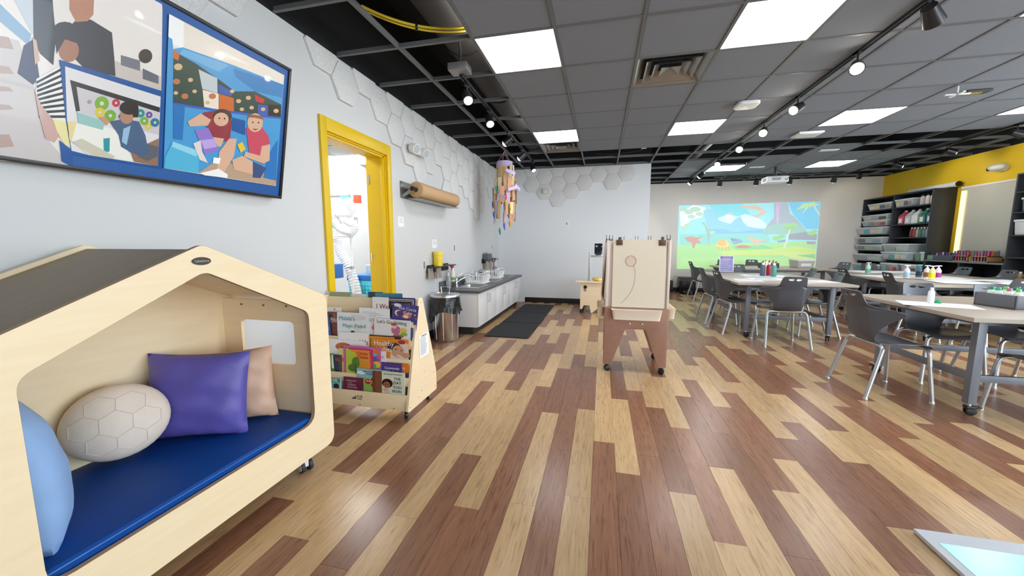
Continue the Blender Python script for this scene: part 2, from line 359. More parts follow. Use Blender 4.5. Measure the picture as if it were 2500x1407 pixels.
# door casing, reveal and the room behind it
dr = bpy.data.objects.new('door_1', None); COL.objects.link(dr); dr['kind'] = 'structure'; dr.location = (WL, DY0, 0)
cs = MB(); c0 = .07
for y0, y1, z0, z1 in ((DY0 - c0, DY0, 0, DZ + .105), (DY1, DY1 + c0, 0, DZ + .105), (DY0, DY1, DZ, DZ + .105)): cs.box(WL, WL + .022, y0, y1, z0, z1)
cs.wpart('casing', YFRAME, dr, bevel=.003)
jb = MB(); jb.box(WL - T, WL, DY0 - .004, DY0 + .012, 0, DZ); jb.box(WL - T, WL, DY1 - .012, DY1 + .004, 0, DZ); jb.box(WL - T, WL, DY0, DY1, DZ - .012, DZ + .004)
jb.wpart('jamb', YFRAME, dr)
st = MB(); st.box(WL - .05, WL - .015, DY1 - .03, DY1 - .012, 0, DZ); st.box(WL - .05, WL - .015, DY0 + .012, DY0 + .03, 0, DZ); st.box(WL - .05, WL - .015, DY0, DY1, DZ - .03, DZ - .012)
st.wpart('door_stop', YFRAME, dr, bevel=.002)
for z in (.25, 1.05, 1.85): MB().cyl((WL - T + .02, DY1 - .015, z), (WL - T + .02, DY1 - .015, z + .09), .008).wpart('hinge', STEEL, dr)
SRX = -4.15
struct(MB().box(SRX - .1, SRX, 1.6, 6.6, 0, 2.62), 'wall_side_room_end', WHITE, smooth=0)
struct(MB().box(SRX, WL - T, 6.5, 6.6, 0, 2.62), 'wall_side_room_right', WHITE, smooth=0)
struct(MB().box(SRX, WL - T, 1.6, 1.7, 0, 2.62), 'wall_side_room_left', WHITE, smooth=0)
sr = MB(); sr.box(SRX - .1, WL - T, 1.6, 6.6, 2.62, 2.7)
src = struct(sr, 'ceiling_side_room', TBAR, smooth=0)
for a in range(3):
    for b in range(8):
        x0 = SRX + .01 + a * .6; y0 = 1.72 + b * .6
        lamp = (a, b) in ((1, 2), (1, 4), (0, 6))
        MB().box(x0, x0 + .57, y0, min(y0 + .57, 6.49), 2.605, 2.618).part('light_panel' if lamp else 'ceiling_tile', M('side_room_led', (255, 255, 255), .4, emit=20) if lamp else M('side_room_tile', (160, 158, 154), .9), src, smooth=0)

# ------------------------------------------------------------------ ceiling grid and tiles
TW = .6096; CX0, CY0 = -.9796, 2.8396
deck = struct(MB().box(WL - .22, WR + .12, YB - .14, YF + .12, TOPZ, TOPZ + .1), 'ceiling', DECK, smooth=0)
def gx(i): return CX0 + TW * i
def gy(j): return CY0 + TW * j
OPEN_LEFT_END = 0
def is_tile(i, j):
    if i < 0: return False
    if j <= 5: return i <= 10
    if j == 6: return False
    if i <= 3 or i >= 10: return False
    if j == 7: return i == 7
    if j in (8, 9, 10): return not (i == 5 and j == 8)
    return False
lights = {(0, 0), (3, 0), (6, 0), (9, 0), (0, 4), (3, 4), (6, 4), (9, 4), (5, 9), (8, 9)}
vents = {(2, 1), (0, 5)}
def region(i, j):   # cells over the thick near wall do not exist
    return not (gx(i) + .3 < XN and gy(j) > YN - .05)
tb = None
for i in range(-2, 13):     # main runners along the room
    x = gx(i)
    if x < WL or x > WR: continue
    y1 = YN if x < XN + .02 else YF
    m = MB(); m.box(x - .012, x + .012, YB, y1, ZC - .002, ZC + .004); m.box(x - .0015, x + .0015, YB, y1, ZC + .004, ZC + .04)
    m.part('main_runner', TBAR, deck, smooth=0)
ct = MB().box(-.5, .5, -.012, .012, -.002, .004).box(-.5, .5, -.0015, .0015, .004, .035).mesh('cross_tee', TBAR, smooth=0)
for j in range(-10, 13):
    for i in range(-3, 12):
        y = gy(j); x0 = max(gx(i), WL); x1 = min(gx(i + 1), WR)
        if y < YB or y > YF or x1 - x0 < .03: continue
        if (x0 + x1) / 2 < XN and y > YN: continue
        o = bpy.data.objects.new('cross_tee', ct); COL.objects.link(o); o.parent = deck; o.location = ((x0 + x1) / 2, y, ZC); o.scale = (x1 - x0 - .02, 1, 1)
e = .0125
tm = MB().box(e, TW - e, e, TW - e, 0, .016).mesh('ceiling_tile', TILE, bevel=.002, seg=1, smooth=0)
lm = MB().box(e, TW - e, e, TW - e, .001, .012).mesh('light_panel', LEDPANEL, smooth=0)
cnt = 0
for j in range(-10, 13):
    for i in range(-3, 12):
        if gy(j) < YB - .1 or gy(j + 1) > YF + .05 or not is_tile(i, j): continue
        if (i, j) in vents: continue
        if (i, j) in lights:
            continue
        o = bpy.data.objects.new('ceiling_tile', tm); COL.objects.link(o); o.parent = deck; o.location = (gx(i), gy(j), ZC + .003)
        cnt += 1
where = {(0, 0): 'nearest the open grid by the yellow door', (3, 0): 'at the top edge beside the square air diffuser', (6, 0): 'at the top right corner of the view', (0, 4): 'beside the far air diffuser',
 (3, 4): 'left of the long spotlight track', (6, 4): 'right of the long spotlight track', (9, 4): 'at the right edge near the yellow wall', (5, 9): 'above the far wall left of the projector', (8, 9): 'above the far wall right of the projector'}
for (i, j) in sorted(lights):
    if gy(j) < YB: continue
    o = bpy.data.objects.new('ceiling_light_panel', lm); COL.objects.link(o); o.location = (gx(i), gy(j), ZC + .003)
    tag(o, 'white square ceiling light panel ' + where.get((i, j), 'in the row behind the viewpoint'), 'ceiling light', 'white light panels in the ceiling grid')
# square air diffusers
DIFF = M('diffuser_metal', (150, 148, 142), .35, .6)
for (i, j), lb_ in (((2, 1), 'large square metal air diffuser in the near ceiling tiles'), ((0, 5), 'square metal air diffuser at the end of the tile field by the far track')):
    t = thing('air_diffuser', lb_, 'air vent', (gx(i) + TW / 2, gy(j) + TW / 2, ZC), group='square ceiling air diffusers')
    h = TW / 2 - .0125
    for n_, (a, za, b, zb) in enumerate(((h, .002, h * .80, .05), (h * .74, .004, h * .56, .05), (h * .5, .004, h * .32, .05), (h * .28, .002, h * .02, .03))):
        vs = []
        for q, z in ((a, za), (b, zb)): vs += [(-q, -q, z), (q, -q, z), (q, q, z), (-q, q, z)]
        m = MB().add(vs, [(k, (k + 1) % 4, 4 + (k + 1) % 4, 4 + k) for k in range(4)])
        m.part('louvre', DIFF, t, smooth=0)
    MB().box(-h, h, -h, h, .055, .09).part('duct_neck', DECK, t)
# services above the open grid
DUCT = M('dark_duct', (58, 54, 49), .6, .3)
for (x, z, r, y0, y1, lb_) in ((-1.28, 3.2, .23, -2.5, 7.5, 'long dark round duct above the open grid by the left wall'), (1.9, 3.2, .13, 6.6, 10.2, 'slim dark duct above the open grid by the far wall')):
    m = MB().cyl((x, y0, z), (x, y1, z), r, n=24)
    y = y0
    while y < y1: m.cyl((x, y, z), (x, y + .04, z), r + .012, n=24); y += 1.2
    solo(m, 'air_duct', DUCT, lb_, 'duct')
solo(MB().cyl((-.9, 6.95, 3.1), (.75, 6.95, 3.1), .2, n=24), 'air_duct', DUCT, 'short dark round duct crossing above the near back wall', 'duct')
# ------------------------------------------------------------------ hexagonal acoustic panels
HEX = M('speckled_acoustic_felt', (226, 226, 225), .95, noise=(120, .25, (208, 207, 205)), bump=(140, .35))
def hexpoly(cy, cz, s, zmax, ymax=99):
    p = [(cy + s * math.cos(R(60 * k)), cz + s * math.sin(R(60 * k))) for k in range(6)]
    out = []
    for i in range(6):      # clip under the ceiling
        a, b = p[i], p[(i + 1) % 6]
        if a[1] <= zmax: out.append(a)
        if (a[1] - zmax) * (b[1] - zmax) < 0: t_ = (zmax - a[1]) / (b[1] - a[1]); out.append((a[0] + t_ * (b[0] - a[0]), zmax))
    return [(min(y, ymax), z) for y, z in out]
lefthex = {0: [0], 1: [1], 2: [0], 3: [1], 4: [0, 2], 5: [1, 3], 6: [0, 2, 4], 7: [1, 3], 8: [0, 2], 9: [1, 3, 5], 10: [0, 2, 4], 11: [1, 3], 12: [0, 2, 4], 13: [1, 3, 5], 14: [0, 2, 4, 6], 15: [1, 3, 5], 16: [0, 2], 17: [1, 3], 18: [0, 2]}
hs = .174
for j, rows in lefthex.items():
    for r in rows:
        p = hexpoly(2.660 + .264 * j, 2.724 - .1524 * r, hs, ZC - .006, YN - .02)
        th = .022 + .003 * ((j * 7 + r * 3) % 3)
        MB().prism(p, WL - .001, WL + th, 'x').part('hexagon_panel', HEX, wall_left, bevel=.004, seg=2)
for cy_, cz_ in ((1.61, 2.572), (1.866, 2.724), (1.61, 2.877)):
    MB().prism(hexpoly(cy_, cz_, hs, ZC - .006), WL - .001, WL + .024, 'x').part('hexagon_panel', HEX, wall_left, bevel=.004, seg=2)
backhex = {-1: [-1], 0: [0, -2], 1: [-1, 1], 2: [-2, 0, 2], 3: [-1, 1], 4: [-2, 0], 5: [-1], 6: [-2, 0], 7: [-1]}
for k, rows in backhex.items():
    for r in rows:
        p = hexpoly(-1.434 + .2665 * k, 2.441 - .152 * r, .1755, ZC - .006)
        MB().prism(p, YN + .001, YN - .022 - .003 * ((k * 5 + r) % 3), 'y').part('hexagon_panel', HEX, wall_near, bevel=.004, seg=2)

# ------------------------------------------------------------------ big leaning picture on the left wall
P0 = Vector((-2.10, 2.131, 1.533)); PUP = Vector((.148, 0, .804)).normalized(); PN = Vector((PUP.z, 0, -PUP.x)); PYX = Vector((0, 1, 0))
pic = thing('framed_picture', 'large black framed picture collage of children playing, leaning out from the white wall', 'picture', P0)
PH = .818; PWD = 1.62
fr = MB()
def pbox(m, a0, a1, b0, b1, n0, n1):
    m.add([PYX * a + PUP * b + PN * n for n in (n0, n1) for a, b in ((a0, b0), (a1, b0), (a1, b1), (a0, b1))], [(0, 3, 2, 1), (4, 5, 6, 7), (0, 1, 5, 4), (1, 2, 6, 5), (2, 3, 7, 6), (3, 0, 4, 7)])
for q in ((-PWD, 0, 0, .016), (-PWD, 0, PH - .016, PH), (-PWD, -PWD + .016, .016, PH - .016), (-.016, 0, .016, PH - .016)): pbox(fr, q[0], q[1], q[2], q[3], -.035, .006)
fr.part('frame', M('black_picture_frame', (38, 32, 30), .35), pic, bevel=.002)
bk = MB(); pbox(bk, -PWD + .01, -.01, .01, PH - .01, -.03, -.004)
bk.part('poster_board', M('blue_poster', (24, 88, 158), .4), pic)
def pp(u, v):   # poster point from the photograph's crop grid
    q = onP(u * .398, v * .398, P0, PN) - P0; return (q.dot(PYX), q.dot(PUP))
def pel(cx, cy, rx, ry, n=16): return [pp(a, b) for a, b in circ(cx, cy, rx, ry, n)]
A = []
def art(c, *pts): A.append(([pp(*q) for q in pts], c))
def arte(c, cx, cy, rx, ry=None): A.append((pel(cx, cy, rx, rx if ry is None else ry), c))
def clampL(pts): return pts
SK1, SK2, HR = (192, 140, 112), (222, 178, 150), (62, 56, 60)
# left photograph
L0 = pp(-1100, 0)[0]
A.append(([(-1.58, .02), pp(450, 1030), pp(440, 930), pp(410, 750), pp(368, 372), pp(992, 572), pp(1000, 65), (pp(1000, 65)[0] - .002, PH - .03), (-1.58, PH - .03)], (233, 226, 220)))
art((206, 198, 196), (-250, 160), (120, 250), (210, 520), (300, 860), (440, 1025), (-300, 960))
for (a, b, c_, d_) in ((185, 215, 250, 305), (375, 395, 440, 455), (510, 520, 560, 562), (640, 630, 690, 672), (860, 810, 935, 900)):
    art((186, 160, 150), (-300, a - 20), (60, b - 5 + 20), (90, d_), (-300, c_))
art((138, 172, 202), (-300, -260), (0, 20), (195, 210), (180, 280), (-300, -120))
art((196, 206, 214), (60, -60), (330, -60), (330, 120), (200, 210))
art((66, 66, 76), (470, 125), (560, 120), (690, 200), (715, 470), (520, 420), (430, 330), (410, 180))
art((186, 132, 108), (430, -40), (582, -40), (576, 90), (540, 130), (470, 135), (430, 60))
art((48, 44, 46), (420, -60), (590, -60), (585, -20), (425, 0))
art((204, 194, 186), (705, 372), (990, 470), (990, 562), (712, 480))
art((120, 122, 132), (745, 338), (862, 372), (862, 436), (745, 400)); art((104, 106, 116), (878, 420), (975, 465), (975, 516), (878, 485)); arte((70, 60, 58), 895, 345, 42, 44)
art((58, 60, 70), (205, -60), (320, -60), (345, 230), (330, 400), (250, 330), (210, 250)); arte((66, 66, 74), 400, 215, 88, 82); arte((168, 120, 98), 425, 310, 62, 72); art((66, 66, 74), (335, 180), (490, 200), (485, 270), (400, 240), (350, 330))
art((48, 58, 92), (150, 280), (210, 240), (245, 480), (205, 520), (112, 450))
art((240, 238, 236), (225, 485), (372, 405), (408, 750), (320, 725), (220, 600))
for k in range(9): art((36, 36, 42), (224 + k * 2, 500 + k * 26), (374 + k * 4, 420 + k * 36), (376 + k * 4, 436 + k * 36), (226 + k * 2, 516 + k * 26))
art((238, 226, 160), (320, 725), (412, 752), (438, 905), (400, 890), (345, 800)); art((206, 168, 158), (212, 540), (250, 640), (330, 740), (362, 840), (335, 875), (280, 850), (240, 700)); art((205, 170, 150), (200, 230), (225, 250), (245, 370), (215, 400))
art((22, 84, 156), (365, 860), (440, 920), (450, 1028), (380, 990))
# inset photograph
art((22, 84, 156), (366, 366), (1000, 560), (990, 1036), (440, 950), (405, 740))
art((226, 222, 222), (400, 407), (986, 593), (968, 1020), (545, 952), (440, 925), (412, 745))
art((44, 44, 48), (430, 490), (982, 660), (980, 690), (470, 532), (492, 682), (466, 684))
art((206, 200, 204), (472, 535), (978, 690), (976, 830), (860, 800), (640, 740), (495, 690))
for c_, x, y, r in (((122, 176, 52), 625, 635, 44), ((196, 52, 72), 712, 632, 25), ((222, 196, 50), 612, 690, 30), ((120, 172, 52), 677, 710, 36), ((40, 140, 150), 862, 695, 26), ((110, 80, 160), 915, 705, 20), ((120, 176, 56), 885, 742, 26), ((44, 120, 150), 950, 752, 27), ((222, 196, 50), 910, 776, 18), ((150, 150, 150), 550, 625, 12), ((44, 120, 150), 737, 715, 12)):
    arte(c_, x, y, r); arte((215, 210, 205), x, y, r * .3)
art((150, 112, 88), (800, 930), (972, 850), (968, 1020), (820, 992)); art((96, 98, 104), (840, 960), (900, 880), (968, 900), (965, 960), (900, 990))
art((240, 237, 228), (440, 765), (520, 745), (720, 800), (760, 880), (820, 992), (545, 952), (430, 860)); art((232, 214, 150), (412, 748), (470, 745), (440, 860), (425, 860))
art((150, 196, 192), (470, 685), (642, 745), (630, 798), (482, 758)); art((30, 150, 160), (632, 850), (672, 846), (670, 930), (635, 935)); art((205, 200, 178), (440, 870), (500, 850), (705, 960), (690, 975), (560, 955))
art((72, 98, 132), (670, 745), (760, 730), (850, 745), (890, 830), (912, 940), (870, 960), (800, 935), (740, 900), (725, 830)); art((150, 190, 214), (755, 790), (800, 770), (775, 890), (745, 870))
arte((182, 134, 106), 775, 715, 42, 46); arte((44, 34, 32), 790, 662, 58, 42); art((44, 34, 32), (800, 660), (848, 660), (845, 720), (815, 720)); art((200, 150, 120), (600, 720), (640, 715), (670, 750), (650, 770))
# right photograph
art((236, 226, 212), (1035, 85), (1742, 462), (1690, 1142), (1000, 1032)); art((246, 246, 246), (1035, 85), (1125, 135), (1125, 300), (1030, 260))
art((74, 158, 214), (1030, 225), (1055, 240), (1060, 300), (1120, 290), (1430, 400), (1738, 520), (1692, 1110), (1000, 1032))
art((110, 178, 220), (1120, 300), (1400, 400), (1340, 440), (1100, 330)); art((52, 128, 190), (1430, 420), (1736, 520), (1728, 600), (1560, 560), (1440, 470))
art((58, 78, 68), (1060, 312), (1200, 390), (1330, 480), (1440, 560), (1560, 560), (1722, 640), (1720, 728), (1600, 715), (1200, 662), (1058, 635))
art((206, 110, 54), (1060, 305), (1100, 330), (1090, 372), (1060, 355)); art((196, 204, 206), (1215, 425), (1330, 480), (1332, 572), (1238, 545)); art((240, 226, 206), (1240, 550), (1338, 575), (1338, 672), (1250, 656)); art((206, 108, 50), (1340, 575), (1432, 602), (1432, 690), (1340, 672)); art((64, 96, 180), (1335, 515), (1420, 560), (1420, 590), (1338, 572)); art((70, 96, 180), (1580, 640), (1640, 650), (1640, 716), (1580, 708)); art((200, 60, 60), (1560, 580), (1620, 610), (1610, 635), (1565, 620)); art((50, 44, 40), (1645, 640), (1722, 645), (1720, 722), (1645, 718))
for x, y, r in ((1090, 410, 26), (1080, 500, 22), (1165, 490, 16), (1130, 590, 22), (1075, 570, 14), (1190, 560, 14), (1300, 590, 22), (1270, 630, 14), (1460, 620, 16), (1520, 600, 16), (1480, 670, 14), (1540, 660, 14), (1610, 670, 14), (1690, 680, 16), (1420, 560, 14)): arte((214, 184, 140) if r != 22 else (196, 120, 80), x, y, r, r * .8)
art((64, 100, 190), (1058, 628), (1200, 652), (1600, 705), (1720, 718), (1720, 730), (1600, 718), (1200, 666), (1058, 642))
art((40, 118, 188), (1060, 645), (1130, 650), (1115, 860), (1060, 850)); art((84, 182, 220), (1055, 868), (1216, 925), (1212, 1062), (1002, 1030), (1010, 960)); art((150, 214, 236), (1055, 868), (1216, 925), (1200, 960), (1050, 900))
art((188, 160, 134), (1212, 1060), (1330, 980), (1690, 1080), (1690, 1140), (1400, 1092)); art((36, 92, 160), (1420, 720), (1500, 740), (1500, 830), (1420, 800)); art((46, 120, 190), (1640, 960), (1700, 860), (1690, 1108), (1610, 1090))
art((150, 58, 70), (1240, 690), (1310, 678), (1420, 740), (1405, 860), (1330, 880), (1270, 800)); arte((84, 60, 50), 1358, 712, 60, 44); arte(SK2, 1352, 732, 46, 42); art(SK2, (1145, 745), (1225, 695), (1290, 735), (1270, 770), (1160, 775)); art(SK2, (1300, 840), (1370, 850), (1350, 900), (1290, 890))
art(SK2, (1340, 930), (1400, 850), (1448, 850), (1430, 960), (1372, 1052), (1325, 1048)); art((150, 122, 202), (1190, 796), (1272, 784), (1340, 918), (1252, 950)); art((190, 168, 226), (1225, 860), (1310, 850), (1325, 900), (1250, 915)); art((228, 218, 214), (1180, 880), (1225, 860), (1235, 930), (1270, 1000), (1220, 980)); art((246, 244, 244), (1220, 1062), (1335, 1034), (1392, 1070), (1390, 1092), (1250, 1075)); art((250, 250, 250), (1305, 965), (1350, 970), (1340, 1006), (1300, 1000))
art((204, 80, 100), (1505, 785), (1590, 765), (1640, 830), (1652, 880), (1605, 900), (1608, 1010), (1525, 945)); arte(SK2, 1560, 752, 48, 58); art((150, 104, 78), (1510, 720), (1535, 700), (1605, 712), (1612, 735), (1560, 722)); arte((70, 44, 40), 1545, 750, 5); arte((70, 44, 40), 1580, 752, 5); art((170, 60, 70), (1540, 790), (1580, 790), (1560, 800))
arte((70, 44, 40), 1340, 725, 5); arte((70, 44, 40), 1372, 727, 5)
art(SK2, (1600, 895), (1652, 885), (1648, 985), (1610, 1002), (1490, 960), (1500, 930), (1590, 955)); art((236, 198, 60), (1450, 885), (1480, 870), (1502, 915), (1470, 935)); art(SK2, (1418, 980), (1480, 955), (1560, 1000), (1548, 1072), (1430, 1040)); art((62, 84, 128), (1545, 990), (1628, 1030), (1592, 1092), (1545, 1088))
ink('printed_photographs', A, GLOSSINK, pic, (Vector((0, 0, 0)), PYX, PUP, PN), step=.00008, z0=-.0035)

# ------------------------------------------------------------------ wooden play house nook
HX, HB, HYC = -1.47, -2.105, 1.113     # front face, back face, ridge
hz0, hz1, hs1, hw = .107, 1.232, .952, .637
house = thing('play_house_nook', 'pale plywood house shaped reading nook on casters against the white wall', 'reading nook', (-1.78, HYC, 0))
outer = [(HYC - hw, hz0), (HYC + hw, hz0), (HYC + hw, hs1), (HYC, hz1), (HYC - hw, hs1)]
inner = [(HYC - .503, .284), (HYC + .503, .284), (HYC + .503, .884), (HYC, 1.130), (HYC - .503, .884)]
op = roundpoly(outer, [.06, .06, .06, .05, .06]); ip = roundpoly(inner, [.055, .075, .06, .06, .06])
MB().prism(op, HX - .02, HX, 'x', holes=[ip]).wpart('front_panel', PLY, house, bevel=.0, smooth=30)
for nm, pl in (('front_edge_band', op), ('opening_edge_band', ip)):
    m = MB(); n = len(pl); vs = []
    cyx = HYC; czx = .7
    for x in (HX - .0195, HX - .0005): vs += [(x, y, z) for y, z in pl]
    k = 1.0012 if nm == 'front_edge_band' else .9988
    vs = [(x, cyx + (y - cyx) * k, czx + (z - czx) * k) for x, y, z in vs]
    m.add(vs, [(i, (i + 1) % n, n + (i + 1) % n, n + i) for i in range(n)]); m.wpart(nm, PLYEDGE, house, smooth=40)
MB().prism(op, HB, HB + .018, 'x').wpart('back_panel', PLY, house, smooth=30)
# side panels, one with a window
for s in (-1, 1):
    y = HYC + s * .555; sd = MB()
    wo = [(-1.965, .572), (-1.612, .572), (-1.612, .815), (-1.965, .815)]
    ol = [(HB + .018, .20), (HX - .02, .20), (HX - .02, .93), (HB + .018, .93)]
    sd.prism(ol, y - .009, y + .009, 'y', holes=[roundpoly(wo, .03)])
    sd.wpart('side_panel', PLY, house, smooth=30)
    for x in (-1.95, -1.8, -1.65): MB().cyl((x, y - s * .012, .9), (x, y - s * .008, .9), .006, n=8).wpart('screw', M('dark_screw', (120, 96, 66), .5), house)
# roof boards
ROOF = M('grey_brown_roof_laminate', (146, 128, 102), .42, spec=.3, noise=(3, .8, (128, 112, 88)), stretch=(12, 1, 1))
for s in (-1, 1):
    a = Vector((0, HYC, hz1 - .018)); b = Vector((0, HYC + s * (hw - .01), hs1 - .012)); d = (b - a).normalized(); nn = Vector((0, -d.z * s, d.y * s)); nn = nn if nn.z > 0 else -nn
    vs = []
    for x in (HB + .018, HX - .02):
        for q in (a, b, b - nn * .016, a - nn * .016): vs.append((x, q.y, q.z))
    MB().add(vs, [(0, 1, 2, 3), (7, 6, 5, 4), (0, 4, 5, 1), (1, 5, 6, 2), (2, 6, 7, 3), (3, 7, 4, 0)]).wpart('roof_board', ROOF, house, smooth=0)
    c2 = a - nn * .0165; d2 = b - nn * .0165; vs = []
    for x in (HB + .019, HX - .021):
        for q in (c2, d2, d2 - nn * .004, c2 - nn * .004): vs.append((x, q.y, q.z))
    MB().add(vs, [(0, 1, 2, 3), (7, 6, 5, 4), (0, 4, 5, 1), (1, 5, 6, 2), (2, 6, 7, 3), (3, 7, 4, 0)]).wpart('roof_lining', PLY, house, smooth=0)
MB().box(HB + .018, HX - .02, HYC - .62, HYC + .62, .205, .225).wpart('floor_board', PLY, house)
pl = MB().cyl((HX - .001, 0, 0), (HX + .004, 0, 0), .03, n=24); pl.v = [Vector((p.x, 1.104 + p.y * 1.15, 1.170 + p.z * .5)) for p in pl.v]
nb = pl.wpart('name_plate', M('dark_name_plate', (58, 56, 52), .4), house)
text('Lakeshore', .0125, M('plate_lettering', (196, 190, 178), .4), nb, (Vector((HX + .0042, 1.104, 1.1665)) - house.location - nb.location, Vector((0, 1, 0)), Vector((0, 0, 1)), Vector((1, 0, 0))))
# casters
RUB = M('grey_rubber', (44, 46, 52), .5); WHL = M('cream_wheel_disc', (216, 202, 178), .5)
def twin_caster(parent, x, y, z0, ang=0, k=1.0):
    c = bpy.data.objects.new('caster', None); COL.objects.link(c); c.parent = parent; c.location = (x, y, 0); c.rotation_euler = (0, 0, ang)
    for s in (-1, 1):
        m = MB().cyl((s * .012 * k, 0, .034 * k), (s * .03 * k, 0, .034 * k), .034 * k, n=20); w = m.part('wheel', RUB, c, bevel=.004 * k)
        MB().cyl((s * .029 * k, 0, .034 * k), (s * .0325 * k, 0, .034 * k), .024 * k, n=18).part('wheel_disc', WHL, c)
    MB().cyl((0, .0, .03 * k), (0, 0, z0), .009 * k, n=10).part('stem', CHROME, c)
    MB().box(-.011 * k, .011 * k, -.02 * k, .025 * k, .03 * k, .075 * k).part('fork', WHITEPL, c, bevel=.004 * k)
    return c
for s in (-1, 1):
    for xx in (-1.545, -2.0): twin_caster(house, xx + 1.78, s * .49, .205, R(70))
# mattress
MAT = M('blue_vinyl', (6, 66, 142), .5, spec=.2, bump=(90, .05)); TRIMB = M('blue_vinyl_side', (24, 98, 178), .34)
mt = thing('seat_mattress', 'flat dark blue vinyl mattress lying in the play house nook', 'mattress', (-1.78, HYC, .226))
MB().box(HB + .026, HX - .028, HYC - .535, HYC + .535, .227, .314).wpart('pad', MAT, mt, bevel=.016, seg=3)
MB().tube([(HX - .0285, HYC - .52, .303), (HX - .0285, HYC + .52, .303)], .0035, 6).wpart('piping', TRIMB, mt)
MB().tube([(HX - .0285, HYC - .52, .24), (HX - .0285, HYC + .52, .24)], .0035, 6).wpart('piping', TRIMB, mt)

# cushions
def cushion(w, h, t, n=22, pinch=.06, seed=0, wr=.006):
    rn = random.Random(seed); ph = [rn.uniform(0, 6) for _ in range(8)]; m = MB(); vs = []; fs = []
    for side in (1, -1):
        for i in range(n + 1):
            for j in range(n + 1):
                u = -1 + 2 * i / n; v = -1 + 2 * j / n
                ex = 1 - pinch * (1 - v * v) * abs(u) ** 3; ey = 1 - pinch * (1 - u * u) * abs(v) ** 3
                d = max(0, (1 - abs(u) ** 2.6) * (1 - abs(v) ** 2.6)) ** .55
                x = u * w / 2 * ex; y = v * h / 2 * ey
                z = t / 2 * d + wr * d * (math.sin(5 * u + 3 * v + ph[0]) * math.sin(7 * v - 2 * u + ph[1])) + wr * .5 * (1 - d) * math.sin(14 * (u + v) + ph[2]) * (d > 0)
                vs.append((x, y, side * z))
    N1 = (n + 1) ** 2
    for i in range(n):
        for j in range(n):
            a = i * (n + 1) + j; b = a + 1; c = a + n + 2; d = a + n + 1
            fs += [(a, d, c, b), (N1 + a, N1 + b, N1 + c, N1 + d)]
    return m.add(vs, fs)
def lean(o, loc, normal, up=(0, 0, 1), spin=0):
    n = Vector(normal).normalized(); u = Vector(up); u = (u - n * u.dot(n)).normalized(); x = u.cross(n)
    o.matrix_world = Matrix.Translation(loc) @ Matrix(((x.x, u.x, n.x), (x.y, u.y, n.y), (x.z, u.z, n.z))).to_4x4() @ Matrix.Rotation(spin, 4, 'Z')
def cloth(name, c, r=.55): return M(name, c, r, bump=(220, .12), noise=(9, .9, tuple(int(x * .9) for x in c)))
def add_cushion(name, mbd, mat, label, loc, normal, spin=0):
    o = mbd.part(name, mat, None, smooth=70, weld=True); lean(o, loc, normal, spin=spin); tag(o, label, 'pillow', 'cushions on the blue mattress'); return o
add_cushion('square_pillow', cushion(.43, .41, .15, seed=2, wr=.008), cloth('purple_satin', (100, 92, 178), .42), 'purple satin square pillow in the middle of the play house seat', (-1.87, 1.335, .512), (.44, -.87, .15), R(-2))
add_cushion('square_pillow', cushion(.40, .38, .12, seed=5, wr=.010), cloth('peach_satin', (232, 190, 162), .45), 'peach coloured pillow tucked behind the purple pillow', (-1.86, 1.492, .497), (.49, -.86, .10), R(3))
# round ball cushion with stitched patches
bc = thing('round_cushion', 'round cream cushion stitched like a ball, between the blue and purple pillows', 'pillow', (-1.97, 1.07, .455), group='cushions on the blue mattress')
CR = cloth('cream_canvas', (236, 222, 206), .7)
m = MB().ell((0, 0, 0), (.166, .155, .085), 36, 18); bd = m.part('cover', CR, bc, smooth=80)
SEAM = M('cushion_seam', (212, 196, 180), .8)  # seams a little darker than the cream cover
def cz(x, y): q = 1 - (x / .166) ** 2 - (y / .155) ** 2; return .085 * math.sqrt(max(q, 0)) + .0004
hc = [(.055 * math.cos(R(60 * k + 20)), .055 * math.sin(R(60 * k + 20))) for k in range(6)]
sm = MB()
def seam(a, b): sm.tube([(a[0] + (b[0] - a[0]) * t / 6, a[1] + (b[1] - a[1]) * t / 6, cz(a[0] + (b[0] - a[0]) * t / 6, a[1] + (b[1] - a[1]) * t / 6)) for t in range(7)], .0013, 5)
for k in range(6):
    a = hc[k]; b = hc[(k + 1) % 6]; seam(a, b); o1 = (a[0] * 1.8, a[1] * 1.8); seam(a, o1)
    for s in (-1, 1):
        an = math.atan2(a[1], a[0]) + s * .34; o2 = (.135 * math.cos(an), .126 * math.sin(an)); seam(o1, o2)
    an = math.atan2(a[1], a[0]) + .34; an2 = math.atan2(a[1], a[0]) + R(60) - .34
    seam((.135 * math.cos(an), .126 * math.sin(an)), (.135 * math.cos(an2), .126 * math.sin(an2)))
sm.part('stitched_seams', SEAM, bc); lean(bc, (-1.965, 1.075, .490), (.80, -.50, .22), spin=R(8))
add_cushion('round_pillow', cushion(.42, .46, .22, pinch=-.10, seed=9, wr=.004), cloth('light_blue_cotton', (150, 190, 240), .6), 'light blue pillow at the left end of the play house seat', (-1.76, .685, .545), (.22, .96, .12), R(4))
